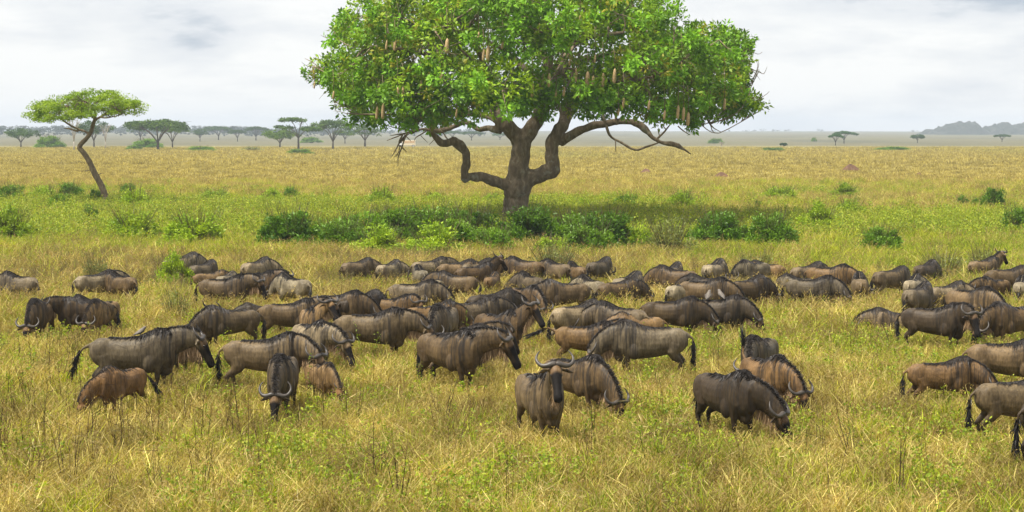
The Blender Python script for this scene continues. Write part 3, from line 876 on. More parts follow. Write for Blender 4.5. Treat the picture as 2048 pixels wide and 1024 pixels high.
BL = [
 ('dark', 583, 508, 124, 72, 'broad dark green bush standing apart left of the thicket'),
 ('bright', 655, 500, 70, 46, 'yellow green bush just right of the broad dark bush'),
 ('mid', 722, 506, 110, 66, 'mid green bush at the left end of the thicket'),
 ('mid', 792, 500, 110, 66, 'leafy green bush second along the thicket from the left'),
 ('mid', 862, 492, 116, 64, 'feathery green bush rising highest left of the trunk'),
 ('bright', 868, 524, 120, 50, 'bright yellow green bush in front of the thicket'),
 ('dark', 940, 500, 100, 66, 'dark green bush left of the sausage tree foot'),
 ('mid', 985, 516, 80, 42, 'low green bush below the left side of the trunk'),
 ('dark', 1052, 504, 124, 74, 'dark bush that hides the foot of the sausage tree'),
 ('mid', 1112, 500, 84, 50, 'green bush right beside the sausage tree foot'),
 ('mid', 1152, 506, 100, 62, 'green bush second right of the trunk'),
 ('dark', 1212, 514, 116, 72, 'large dark bush at the right end of the thicket'),
 ('bright', 1100, 526, 90, 34, 'bright low bush in front of the thicket right of the trunk'),
 ('mid', 685, 512, 96, 52, 'loose green bush between the yellow green one and the thicket'),
 ('bright', 760, 522, 110, 44, 'bright loose bush at the left front of the thicket'),
 ('mid', 905, 512, 100, 58, 'leafy mid green bush filling the middle of the thicket'),
 ('bright', 1000, 500, 90, 48, 'light green bush tucked left of the sausage tree foot'),
 ('mid', 1180, 520, 100, 52, 'loose green bush before the right end of the thicket'),
 ('bright', 1268, 512, 76, 46, 'light green bush closing the right end of the thicket'),
 ('grey', 1338, 522, 96, 66, 'dull grey green bush right of the thicket'),
 ('dark', 1432, 504, 96, 62, 'round very dark bush in the right half'),
 ('dark', 1478, 506, 62, 40, 'small dark bush touching the round very dark one'),
 ('mid', 1542, 508, 92, 64, 'upright green bush right of the round dark bush'),
 ('bright', 1640, 474, 72, 46, 'bright tufted bush in the right meadow'),
 ('mid', 1760, 516, 76, 44, 'green bush above the grazing animals on the right'),
 ('bright', 1700, 440, 60, 28, 'pale green low bush in the right meadow'),
 ('mid', 2034, 476, 64, 46, 'green bush cut by the right edge'),
 ('dark', 1986, 428, 44, 44, 'small upright dark shrub near the right edge'),
 ('dark', 1924, 422, 30, 18, 'tiny dark shrub left of the upright one'),
 ('mid', 1955, 424, 34, 18, 'tiny green shrub beside the upright dark one'),
 ('dark', 1516, 426, 20, 15, 'tiny dark shrub alone in the right meadow'),
 ('bright', 1366, 428, 66, 36, 'bright bush far right of the trunk in the golden grass'),
 ('mid', 1252, 430, 46, 30, 'round green bush right of the trunk in the golden grass'),
 ('bright', 1166, 424, 34, 18, 'low bright tuft of scrub just right of the trunk'),
 ('bright', 1560, 408, 70, 24, 'flat bright bush at the back of the right meadow'),
 ('bright', 1690, 402, 60, 22, 'pale bush furthest back in the right meadow'),
 ('bright', 766, 420, 62, 34, 'bright round bush in the golden grass left of the trunk'),
 ('mid', 582, 408, 36, 24, 'small green bush far back above the broad dark bush'),
 ('bright', 540, 412, 50, 20, 'low bright bush far back left of a small green one'),
 ('bright', 870, 414, 50, 18, 'flat bright scrub behind the thicket'),
 ('bright', 984, 414, 40, 16, 'flat bright scrub just left of the trunk'),
 ('mid', 22, 412, 56, 32, 'green bush cut by the left edge'),
 ('bright', 90, 408, 60, 26, 'bright bush left of the leaning acacia'),
 ('mid', 140, 406, 56, 30, 'green bush close left of the leaning acacia'),
 ('mid', 122, 430, 44, 32, 'green bush in front of two others left of the leaning acacia'),
 ('dark', 192, 416, 36, 28, 'dark bush touching the leaning trunk'),
 ('dark', 182, 456, 34, 28, 'small dark shrub in the meadow below the leaning acacia'),
 ('mid', 256, 406, 40, 30, 'green bush behind the leaning acacia on its right'),
 ('bright', 272, 428, 66, 40, 'bright bush right of the leaning trunk'),
 ('bright', 430, 412, 70, 22, 'flat bright bush in the meadow right of the leaning acacia'),
 ('bright', 25, 494, 80, 54, 'yellow green bush at the left edge of the meadow'),
 ('bright', 270, 490, 100, 52, 'wide yellow green bush in the left meadow'),
 ('bright', 395, 500, 110, 56, 'tall yellow green bush above the grazing animals on the left'),
 ('bright', 352, 592, 66, 52, 'vivid green weedy bush among the animals on the left'),
 ('grey', 192, 588, 56, 50, 'grey green shrub in front of a pale animal on the left'),
 ('grey', 352, 660, 64, 44, 'grey green shrub around a hidden horned head'),
 ('grey', 1885, 572, 90, 44, 'grey twiggy shrub among the animals on the right'),
 ('grey', 1965, 566, 60, 48, 'dull shrub in front of an animal with raised head on the right'),
 ('grey', 1110, 562, 100, 46, 'grey green weeds veiling animals under the thicket'),
 ('grey', 1510, 570, 84, 46, 'grey green weeds veiling pale animals in the back row'),
 ('mid', 100, 297, 44, 24, 'blue green bush on the far left plain'),
 ('mid', 296, 297, 58, 18, 'green scrub under the broadest umbrella acacia'),
 ('mid', 268, 301, 30, 9, 'low green scrub left of the broadest umbrella acacia'),
 ('mid', 622, 286, 34, 11, 'blue green bush between the tiered acacia and the dark flat topped one'),
 ('mid', 600, 309, 40, 9, 'low green scrub below the tiered acacia'),
 ('mid', 402, 302, 46, 8, 'low scrub on the plain below the hazy acacias'),
 ('grey', 505, 303, 44, 8, 'dry brown scrub below the hazy acacias'),
 ('mid', 1432, 287, 24, 9, 'dark blue green bush beside the tiny crooked bare tree'),
 ('mid', 1628, 283, 9, 7, 'speck of dark bush on the grey right plain'),
 ('mid', 1785, 302, 70, 7, 'strip of green scrub on the golden edge of the right plain'),
 ('mid', 1545, 303, 40, 6, 'small strip of green scrub on the golden edge right of the sausage tree'),
]
BUSHES = []
for i, (kd, px_, py_, w_, h_, lb) in enumerate(BL):
    p = at_z(px_, py_); s = p.y / 3600
    me = BUSH[kd][i % 3]
    o = link('bush', me, None, (p.x, p.y, float(ground_z(p.x, p.y)) - .03), random.random() * 6.28, (w_ * s * 1.22, w_ * s * 1.05, h_ * s * 1.15 + (.5 if p.y < 170 else .35)))
    tag(o, lb, 'bush', 'green bushes on the savanna')
    BUSHES.append((p.x, p.y, w_ * s * .5))

# ---- termite mounds: bare red earth
def mound(px, py, w, h, lb, seed):
    p = at_z(px, py); s = p.y / 3600
    rng = np.random.default_rng(seed)
    n, m = 22, 9
    v = []
    for j in range(m):
        r = j / (m - 1)
        for i in range(n):
            a = 6.283 * i / n
            k = 1 + .22 * math.sin(2 * a + seed) + .12 * math.sin(5 * a + seed * 2) + rng.uniform(-.06, .06)
            z = max(0, (1 - r ** 1.4)) * h * s * (1 + .25 * math.sin(3 * a + seed) * r) + rng.uniform(-.04, .04) * (1 - r)
            v.append((math.cos(a) * r * w * s * .5 * k, math.sin(a) * r * w * s * .5 * k, z - (.12 if j == m - 1 else 0)))
    f = [(j * n + i, (j + 1) * n + i, (j + 1) * n + (i + 1) % n, j * n + (i + 1) % n) for j in range(m - 1) for i in range(n)]
    o = link('termite_mound', make_mesh('termite_mound', v, f, [EARTH], True), None, (p.x, p.y, 0))
    tag(o, lb, 'termite mound', 'termite mounds in the golden grass')
EARTH = simple_mat('red_mound_earth', (0.125, 0.072, 0.043), .95, .35, 1.5, .1)
mound(1700, 342, 34, 14, 'pointed red brown termite mound, tallest of those on the right plain', 1)
mound(1442, 356, 32, 12, 'low rounded red brown termite mound right of the sausage tree', 2)
mound(1838, 351, 16, 6, 'tiny brown termite mound furthest right', 3)
mound(1292, 346, 28, 9, 'flat red termite mound close right of the sausage tree', 4)

# ---- safari truck far out on the plain
VB = at_z(818, 294.5); s = VB.y / 3600
truck = thing('safari_truck', 'tiny cream safari truck far away on the plain left of the sausage tree', 'truck', VB, math.radians(180), 1.0)
CREAM = simple_mat('cream_paint', (0.72, 0.60, 0.42), .4, .06, 2, .5)
WHITE = simple_mat('white_paint', (0.75, 0.75, 0.72), .35, .05, 2, .5)
GLASS = simple_mat('dark_glass', (0.03, 0.035, 0.04), .1, .1, 2, .6)
RUB = simple_mat('tyre_rubber', (0.03, 0.03, 0.03), .8, .2, 8)
g = Geo(); g.box(-2.3, 2.3, -.95, .95, .75, 2.35, 0, .08); g.box(-2.35, 2.35, -1.0, 1.0, 2.353, 2.45, 0, .05)
link('cargo_body', g.build('cargo_body', [CREAM], False), truck)
g = Geo(); g.box(2.32, 3.6, -.9, .9, .7, 1.35, 0, .06); g.box(2.32, 3.05, -.85, .85, 1.353, 2.05, 0, .12); g.box(-2.3, 3.5, -.5, .5, .5, .69, 0)
link('cab', g.build('cab', [WHITE], False), truck)
g = Geo(); g.box(2.45, 2.95, -.87, .87, 1.45, 1.85, 0, .03); link('window', g.build('window', [GLASS], False), truck)
g = Geo(); g.box(-2.0, 2.0, -1.01, 1.01, 1.6, 2.05, 0, .02); link('side_canvas', g.build('side_canvas', [simple_mat('tan_canvas', (.55, .36, .2), .8, .1, 3)], False), truck)
for x in (-1.5, 2.7):
    for y in (-.85, .85):
        g = Geo(); g.tube([(x, y - .12, .45), (x, y + .12, .45)], [.45, .45], 16); w = link('wheel', g.build('wheel', [RUB], False), truck)
        g = Geo(); g.tube([(x, y - .13, .45), (x, y + .13, .45)], [.22, .22], 12); link('rim', g.build('rim', [WHITE], False), w)

# ================================================================== WILDEBEEST
HORN = simple_mat('horn', (0.055, 0.046, 0.038), .45, .45, 9, .4)
def hair_mat(name, lo, hi_, rough=.6):
    m, t, b = new_mat(name)
    c = nd(t, 'ShaderNodeTexCoord').outputs['Object']
    f = noise(t, mapping(t, c, (40, 40, 3)), 1.0, 2)
    lk(t, ramp(t, f, [(.35, lo), (.65, hi_)]), b.inputs['Base Color'])
    b.inputs['Roughness'].default_value = rough; b.inputs['Specular IOR Level'].default_value = .25
    return m
MANE = hair_mat('black_mane_hair', (.014, .011, .010), (.05, .042, .036), .5)
TAILH = hair_mat('black_tail_hair', (.010, .009, .009), (.028, .024, .021), .5)
BEARD = hair_mat('tan_beard_hair', (.16, .095, .045), (.42, .29, .16), .7)
EYE = simple_mat('dark_eye', (.01, .008, .007), .1, .1, 3, .6)
def coat_mat():
    m, t, b = new_mat('wildebeest_coat')
    oi = nd(t, 'ShaderNodeObjectInfo')
    c = nd(t, 'ShaderNodeTexCoord').outputs['Object']
    rv = nd(t, 'ShaderNodeCombineXYZ'); lk(t, mathn(t, 'MULTIPLY', oi.outputs['Random'], 37.0), rv.inputs[0])
    va = nd(t, 'ShaderNodeVectorMath', operation='ADD'); lk(t, c, va.inputs[0]); lk(t, rv.outputs[0], va.inputs[1])
    cc_ = va.outputs[0]
    msk = attr(t, 'Msk'); s3 = nd(t, 'ShaderNodeSeparateColor'); lk(t, msk.outputs['Color'], s3.inputs[0])
    face, streak, tan = s3.outputs[0], s3.outputs[1], s3.outputs[2]
    base = oi.outputs['Color']
    blot = noise(t, cc_, 3.2, 4)
    base = mixcol(t, 1.0, base, ramp(t, blot, [(.32, (.62, .59, .56)), (.68, (1.3, 1.28, 1.24))]), 'MULTIPLY')
    fur = noise(t, mapping(t, cc_, (26, 26, 7)), 1.0, 4, .65)
    base = mixcol(t, 1.0, base, ramp(t, fur, [(.3, (.58, .57, .56)), (.7, (1.38, 1.36, 1.33))]), 'MULTIPLY')
    st = noise(t, mapping(t, cc_, (15, 6, 1.0)), 1.0, 4, .6, .6)
    stm = mathn(t, 'MULTIPLY', streak, ramp(t, st, [(.46, 0.0), (.60, .80)]))
    base = mixcol(t, stm, base, (.022, .018, .015))
    base = mixcol(t, mathn(t, 'MULTIPLY', tan, .7), base, (.24, .125, .05))
    base = mixcol(t, face, base, (.013, .011, .010))
    lk(t, base, b.inputs['Base Color'])
    b.inputs['Roughness'].default_value = .55
    lk(t, mathn(t, 'MULTIPLY', mathn(t, 'SUBTRACT', 1.0, mathn(t, 'MULTIPLY', face, .75)), .22), b.inputs['Specular IOR Level'])
    bp = nd(t, 'ShaderNodeBump'); bp.inputs['Strength'].default_value = .55; bp.inputs['Distance'].default_value = .02
    lk(t, fur, bp.inputs['Height']); lk(t, bp.outputs[0], b.inputs['Normal'])
    return m
COAT = coat_mat()

TRUNK = [(-.86, 1.04, .84, .08), (-.81, 1.125, .77, .14), (-.68, 1.20, .69, .205), (-.46, 1.205, .64, .238), (-.18, 1.19, .585, .28), (.10, 1.22, .55, .288), (.32, 1.31, .53, .262), (.50, 1.375, .53, .222), (.64, 1.365, .56, .19), (.77, 1.27, .62, .155), (.86, 1.14, .71, .10)]
def trunk_at(x):
    xs = [r[0] for r in TRUNK]
    return tuple(float(np.interp(x, xs, [r[k] for r in TRUNK])) for k in (1, 2, 3))
# neck: control point, poll, head direction (x,z) in the body's midplane
POSES = {
 'graze':  ((1.00, 1.02), (1.24, .66), (.42, -.91)),
 'graze_low': ((1.00, .92), (1.20, .50), (.34, -.94)),
 'half':   ((1.02, 1.16), (1.32, .90), (.52, -.86)),
 'level':  ((1.00, 1.26), (1.30, 1.16), (.46, -.89)),
 'alert':  ((.94, 1.28), (1.12, 1.50), (.60, -.80)),
}
HLEN = .60
from mathutils.bvhtree import BVHTree
def build_wildebeest(pose, yaw, phase, tailp, young, lying=False, seed=0):
    """returns mesh data for body, horns, mane, beard, tail tuft, eyes (all in body space, hooves at z=0)"""
    rng = np.random.default_rng(seed)
    (c1x, c1z), (pxx, pz), (hx, hz) = POSES[pose]
    dz = -.52 if lying else 0.0
    yr = math.radians(yaw)
    def bend(p):
        x, y, z = p
        k = max(0.0, min(1.0, (x - .52) / .55)); a = yr * k * k * (3 - 2 * k)
        dx = x - .55
        if dx > 0:
            x, y = .55 + dx * math.cos(a) - y * math.sin(a), dx * math.sin(a) + y * math.cos(a)
        return Vector((x, y, z))
    def bdir(v, k=1.0):
        a = yr * k
        return Vector((v[0] * math.cos(a) - v[1] * math.sin(a), v[0] * math.sin(a) + v[1] * math.cos(a), v[2]))
    g = Geo()
    X, Y, Z = Vector((1, 0, 0)), Vector((0, 1, 0)), Vector((0, 0, 1))
    g.ring_loft([(Vector((x, 0, (a + c) / 2 + dz)), Y, Z, w, (a - c) / 2) for x, a, c, w in TRUNK], 20, power=2.25)
    def blob(c, r):
        g.ring_loft([(Vector(c) + Z * (r[2] * q), X, Y, r[0] * math.sqrt(1 - q * q), r[1] * math.sqrt(1 - q * q)) for q in (-.98, -.85, -.6, -.3, 0, .3, .6, .85, .98)], 14)
    for sg in (-1, 1):
        blob((.47, .165 * sg, .93 + dz), (.21, .10, .34)); blob((.33, .20 * sg, .74 + dz), (.14, .09, .20))
        blob((-.60, .135 * sg, .93 + dz), (.24, .115, .26)); blob((-.56, .125 * sg, 1.13 + dz), (.13, .06, .06)); blob((-.74, .09 * sg, 1.05 + dz), (.10, .06, .08))
    blob((.62, 0, .60 + dz), (.16, .10, .14))
    # neck
    B0, B1, B2 = np.array([.58, 1.02]), np.array([c1x, c1z]), np.array([pxx, pz])
    rings, spine, nup = [], [], []
    for i in range(8):
        q = i / 7
        p = (1 - q) ** 2 * B0 + 2 * q * (1 - q) * B1 + q * q * B2
        d = 2 * (1 - q) * (B1 - B0) + 2 * q * (B2 - B1); d = d / np.linalg.norm(d)
        u2 = np.array([-d[1], d[0]])
        if lying: p = p + np.array([0, dz * (1 - .25 * q)])
        hh = .31 * (1 - q) + .155 * q; hw = .17 * (1 - q) + .09 * q
        k = max(0.0, min(1.0, (p[0] - .52) / .55)); k = k * k * (3 - 2 * k)
        cpt = bend((p[0], 0, p[1])); up = bdir((u2[0], 0, u2[1]), k); sv = bdir((0, 1, 0), k)
        rings.append((cpt, sv, up, hw, hh)); spine.append(cpt); nup.append((up, sv, hh, hw))
    g.ring_loft(rings, 16)
    # head
    hd = bdir((hx, 0, hz)).normalized(); hs = bdir((0, 1, 0)).normalized(); hu = hs.cross(hd).normalized()
    if hu.dot(bdir((1, 0, .2))) < 0: hu = -hu
    poll = bend((pxx, 0, pz + (dz * .75 if lying else 0)))
    hr = [(-.10, .065, .065, 0), (-.04, .095, .108, .0), (.06, .106, .126, .0), (.22, .106, .126, .004), (.38, .088, .108, .006), (.56, .074, .092, .006), (.74, .070, .084, .004), (.88, .080, .082, 0), (.96, .076, .070, -.004), (1.0, .056, .05, -.008)]
    if young: hr = [(a, b_ * .9, c_ * .9, d_) for a, b_, c_, d_ in hr]
    hl = HLEN * (.88 if young else 1)
    g.ring_loft([(poll + hd * (hl * a) + hu * d_, hs, hu, w, h) for a, w, h, d_ in hr], 16, power=2.3)
    # ears
    for s in (-1, 1):
        a0 = poll + hs * (.07 * s) + hu * -.01 + hd * .02
        e1 = a0 + hs * (.12 * s) - hu * .03 + hd * .01; e2 = a0 + hs * (.25 * s) - hu * .05 + hd * .05
        g.tube([a0, (a0 + e1) / 2, e1, (e1 + e2) / 2, e2], [.022, .036, .046, .036, .010], 8, flat=.5)
    # legs
    def leg(pts, rad):
        rings = []
        P = [Vector(p) for p in pts]
        for i, p in enumerate(P):
            tdir = (P[min(i + 1, len(P) - 1)] - P[max(i - 1, 0)]).normalized()
            fx = (X - tdir * X.dot(tdir)).normalized(); sy = tdir.cross(fx)
            rings.append((p, fx, sy, rad[i][0], rad[i][1]))
        g.ring_loft(rings, 12)
    if not lying:
        for s, ph in ((1, phase[0]), (-1, phase[1])):
            k = lambda z: ph * (0.85 - z) / .85
            leg([(.54 + k(.95) * 0, .10 * s, .98), (.55, .155 * s, .80), (.52 + k(.64), .15 * s, .64), (.52 + k(.5), .135 * s, .50), (.53 + k(.42), .13 * s, .42), (.515 + k(.34), .13 * s, .34), (.51 + k(.22), .13 * s, .22), (.515 + k(.12), .13 * s, .12), (.545 + k(.06), .13 * s, .065), (.56 + k(.04), .13 * s, .04), (.565 + k(0), .13 * s, .0)],
                [(.16, .09), (.13, .09), (.085, .065), (.058, .048), (.052, .046), (.038, .036), (.031, .029), (.038, .035), (.034, .032), (.045, .042), (.052, .046)])
        for s, ph in ((1, phase[2]), (-1, phase[3])):
            k = lambda z: ph * (0.9 - z) / .9
            leg([(-.58, .10 * s, 1.0), (-.56, .15 * s, .86), (-.53 + k(.72), .16 * s, .70), (-.61 + k(.60), .15 * s, .59), (-.72 + k(.52), .14 * s, .52), (-.765 + k(.46), .135 * s, .465), (-.74 + k(.36), .13 * s, .36), (-.72 + k(.22), .13 * s, .22), (-.705 + k(.12), .13 * s, .12), (-.675 + k(.06), .13 * s, .065), (-.66 + k(.04), .13 * s, .04), (-.655 + k(0), .13 * s, 0)],
                [(.19, .10), (.20, .11), (.15, .09), (.095, .062), (.062, .046), (.058, .043), (.040, .034), (.034, .030), (.040, .036), (.035, .033), (.046, .042), (.052, .046)])
    else:
        for s in (-1, 1):
            leg([(.50, .17 * s, .42), (.62, .22 * s, .18), (.74, .24 * s, .09), (.58, .26 * s, .07), (.38, .25 * s, .06), (.30, .25 * s, .05)], [(.10, .08), (.08, .07), (.06, .06), (.05, .05), (.04, .04), (.045, .045)])
            leg([(-.55, .20 * s, .42), (-.36, .28 * s, .26), (-.22, .30 * s, .16), (-.50, .32 * s, .09), (-.72, .32 * s, .07), (-.45, .34 * s, .05)], [(.18, .10), (.16, .10), (.10, .08), (.06, .05), (.05, .045), (.04, .04)])
    # tail root
    T0 = Vector((-.84, 0, 1.07 + dz))
    tp = {'hang': [(-.96, 0, .98), (-.985, .01, .80), (-.985, .02, .62), (-.975, .03, .42)], 'swing': [(-1.0, .03, 1.0), (-1.12, .10, .84), (-1.20, .18, .66), (-1.25, .24, .48)],
          'raised': [(-1.06, 0, 1.16), (-1.22, .03, 1.10), (-1.42, .06, 1.00), (-1.66, .08, .90)], 'up': [(-1.0, 0, 1.22), (-1.04, .02, 1.38), (-1.08, .05, 1.52), (-1.13, .08, 1.62)]}[tailp]
    TPs = [T0] + [Vector((p[0], p[1], max(.06, p[2] + dz))) for p in tp]
    g.tube([T0 + Vector((.1, 0, -.02)), T0] + TPs[1:3] + [(TPs[2] + TPs[3]) / 2], [.05, .042, .026, .022, .016], 8)
    raw = make_mesh('body_raw', g.v, g.f)
    tmp = bpy.data.objects.new('body_raw', raw); COL.objects.link(tmp)
    md = tmp.modifiers.new('r', 'REMESH'); md.mode = 'VOXEL'; md.voxel_size = .019; md.use_smooth_shade = True
    ms = tmp.modifiers.new('s', 'SMOOTH'); ms.factor = .5; ms.iterations = 3
    dg = bpy.context.evaluated_depsgraph_get()
    me = bpy.data.meshes.new_from_object(tmp.evaluated_get(dg))
    bpy.data.objects.remove(tmp); bpy.data.meshes.remove(raw)
    me.name = 'body'
    n = len(me.vertices); co = np.empty(n * 3, np.float32); me.vertices.foreach_get('co', co); co = co.reshape(-1, 3).astype(float)
    # masks
    ph_, hdv, huv, hsv = np.array(poll), np.array(hd), np.array(hu), np.array(hs)
    rel = co - ph_; tt = rel @ hdv / hl; uu = rel @ huv; ss = rel @ hsv
    nearh = (np.abs(ss) < .15) & (np.abs(uu) < .2) & (tt > -.15) & (tt < 1.2)
    front = sstep(-.02, .05, uu)
    face = np.where(nearh, np.maximum(sstep(.62, .80, tt), sstep(.20, .32, tt + (.10 - np.abs(ss)) * .4) * front * (np.abs(ss) < .09)), 0)
    if not young: face = np.maximum(face, np.where(nearh, sstep(.15, .4, tt) * .75, 0))
    tanm = np.where(nearh, sstep(-.1, .02, tt) * (1 - sstep(.30, .42, tt)) * (1.0 if young else .45) * front, 0)
    streak = sstep(-.05, .25, co[:, 0]) * (1 - face) * sstep(.45, .75, co[:, 2] - dz + (1 - sstep(.7, .9, co[:, 0])) * .0) * np.where(nearh, .3, 1)
    if pose.startswith('graze'): streak = np.maximum(streak, sstep(.7, .85, co[:, 0]) * (~nearh) * .9)
    hoof = (co[:, 2] < .055) & (not lying)
    face = np.maximum(face, hoof * .8); face = np.maximum(face, (1 - sstep(.38, .70, co[:, 2])) * .55 * (not lying) * (~nearh))
    if young: streak = streak * .45
    a = me.attributes.new('Msk', 'FLOAT_COLOR', 'POINT')
    a.data.foreach_set('color', np.stack([face, streak, tanm, np.ones(n)], 1).astype(np.float32).ravel())
    me.materials.append(COAT)
    me.polygons.foreach_set('use_smooth', np.ones(len(me.polygons), bool))
    out = {'body': me}
    bvh = BVHTree.FromPolygons([tuple(v) for v in co], [tuple(p.vertices) for p in me.polygons])
    def outside(p, gap):
        loc, nrm, _, dist = bvh.find_nearest(Vector(p))
        return np.array(loc + nrm * gap)
    # horns, one mesh each
    horns = []
    for s in (-1, 1):
        if young:
            pts = [(.03, .05, .02), (.06, .055, .07), (.11, .05, .14), (.135, .04, .22)]; rad = [.03, .026, .018, .005]
        else:
            pts = [(.01, .095, .01), (.08, .10, .0), (.16, .085, -.016), (.24, .065, .004), (.295, .055, .065), (.312, .045, .14), (.288, .045, .215), (.24, .05, .275)]; rad = [.048, .047, .040, .033, .028, .022, .014, .005]
        P, R = smooth_path([poll + hs * (p[0] * s) + hu * p[1] - hd * p[2] for p in pts], rad, 3)
        gg = Geo(); gg.tube(P, R, 10); horns.append(gg.build('horn', [HORN]))
    out['horn'] = horns
    # eyes
    eyes = []
    for s in (-1, 1):
        e = poll + hd * (.27 * hl) + hs * (.088 * s * (.9 if young else 1)) + hu * .045
        gg = Geo(); gg.tube([e - hs * .016 * s, e, e + hs * .012 * s, e + hs * .018 * s], [.012, .02, .016, .006], 8); eyes.append(gg.build('eye', [EYE]))
    out['eye'] = eyes
    # hair: strips of two quads
    def strands(B, M, T, w):
        B, M, T = np.array(B), np.array(M), np.array(T)
        side = unit(np.cross(T - B, rng.normal(size=B.shape))) * np.asarray(w)[:, None] * .5
        V = np.stack([B - side, B + side, M + side * .9, M - side * .9, T + side * .15, T - side * .15], 1).reshape(-1, 3)
        i = np.arange(len(B))[:, None] * 6
        Fc = np.concatenate([i + np.array([[0, 1, 2, 3]]), i + np.array([[3, 2, 4, 5]])])
        return V, Fc
    Bs, Ms, Ts, Ws = [], [], [], []
    dens = 1.0
    for k in range(int(900 * dens)):                   # upright crest along the neck
        q = rng.random() * 7; i0 = min(int(q), 6); f_ = q - i0
        cpt = np.array(spine[i0]) * (1 - f_) + np.array(spine[i0 + 1]) * f_
        up, sv, hh, hw = nup[i0]; up2, sv2, hh2, hw2 = nup[i0 + 1]
        u_ = np.array(up) * (1 - f_) + np.array(up2) * f_; s_v = np.array(sv); h_ = hh * (1 - f_) + hh2 * f_
        b0 = cpt + u_ * (h_ * .93) + s_v * rng.normal() * .032
        if q < 2.2: b0[2] = max(b0[2], trunk_at(min(.9, b0[0]))[0] + dz - .03) if abs(yaw) < 200 and b0[0] < .85 else b0[2]
        b0 = outside(b0, -.01)
        L = rng.uniform(.045, .10) * (.7 if young else 1)
        d = unit(u_ * .8 + s_v * rng.normal() * .6 + rng.normal(size=3) * .15)
        fall = np.sign(rng.normal()) * s_v
        m_ = b0 + d * L * .6; t_ = m_ + (d * .35 + fall * .6 + np.array([0, 0, -.3])) * L * .7
        Bs.append(b0); Ms.append(m_); Ts.append(t_); Ws.append(rng.uniform(.006, .012))
    for k in range(int((950 if not young else 260) * dens)):   # long black hair draped over hump and withers
        x = rng.uniform(-.02, .80) if rng.random() < .8 else rng.uniform(-.45, .1)
        zt, zb, hw = trunk_at(x); zc = (zt + zb) / 2 + dz; hh = (zt - zb) / 2
        s = 1 if rng.random() < .5 else -1
        drape = rng.uniform(.2, 1.5) * rng.random() ** .6 * (1.0 if .1 < x < .72 else .4)
        def on(th, k_): return np.array([x + th * rng.normal() * .02, s * hw * math.sin(th) * k_, zc + hh * math.cos(th) * k_])
        b0 = on(.02 + rng.random() * .12, 1.0); m_ = on(.18 + drape * .30, 1.07); t_ = on(.25 + drape * .85, 1.05)
        m_[0] -= .02; t_[0] -= .05
        b0, m_, t_ = outside(b0, .002), outside(m_, .022), outside(t_, .010)
        Bs.append(b0); Ms.append(m_); Ts.append(t_); Ws.append(rng.uniform(.010, .022))
    V, Fc = strands(Bs, Ms, Ts, Ws)
    out['mane'] = make_mesh('mane', V, Fc, [MANE], False)
    # beard under throat and jaw
    Bs, Ms, Ts, Ws = [], [], [], []
    for k in range(420 if not young else 180):
        if rng.random() < .72:
            q = 2.2 + rng.random() * 4.8; i0 = min(int(q), 6); f_ = q - i0
            cpt = np.array(spine[i0]) * (1 - f_) + np.array(spine[i0 + 1]) * f_
            up, sv, hh, hw = nup[i0]; h_ = hh * (1 - f_) + nup[i0 + 1][2] * f_
            b0 = cpt - np.array(up) * h_ * .92 + np.array(sv) * rng.normal() * .022
        else:
            tq = rng.uniform(-.02, .42); b0 = ph_ + hdv * hl * tq - huv * .085 + hsv * rng.normal() * .02
        L = rng.uniform(.16, .30) * (.6 if young else 1)
        d = unit(np.array([0, 0, -1.0]) + rng.normal(size=3) * .14)
        m_ = b0 + d * L * .5; t_ = b0 + unit(d + rng.normal(size=3) * .12) * L * rng.uniform(.6, 1.1)
        m_[2], t_[2] = max(m_[2], .02), max(t_[2], .02)
        Bs.append(b0); Ms.append(m_); Ts.append(t_); Ws.append(rng.uniform(.007, .014))
    V, Fc = strands(Bs, Ms, Ts, Ws)
    out['beard'] = make_mesh('beard', V, Fc, [BEARD], False)
    # tail tuft
    Bs, Ms, Ts, Ws = [], [], [], []
    path, _ = smooth_path(TPs, [1] * len(TPs), 5); path = np.array([tuple(p) for p in path]); npth = len(path)
    for k in range(170):
        i0 = rng.integers(int(npth * .38), npth - 2); i1 = min(npth - 1, i0 + rng.integers(3, 8))
        tdir = unit(path[-1] - path[-4])
        over = tdir * rng.uniform(0, .22) if i1 == npth - 1 else 0
        wv = rng.normal(size=3) * .03
        b0 = path[i0] + rng.normal(size=3) * .012; m_ = (path[i0] + path[i1]) / 2 + wv; t_ = path[i1] + over + wv * 1.6
        m_[2], t_[2] = max(.02, m_[2]), max(.02, t_[2])
        Bs.append(b0); Ms.append(m_); Ts.append(t_); Ws.append(rng.uniform(.010, .022))
    V, Fc = strands(Bs, Ms, Ts, Ws)
    out['tail_tuft'] = make_mesh('tail_tuft', V, Fc, [TAILH], False)
    return out

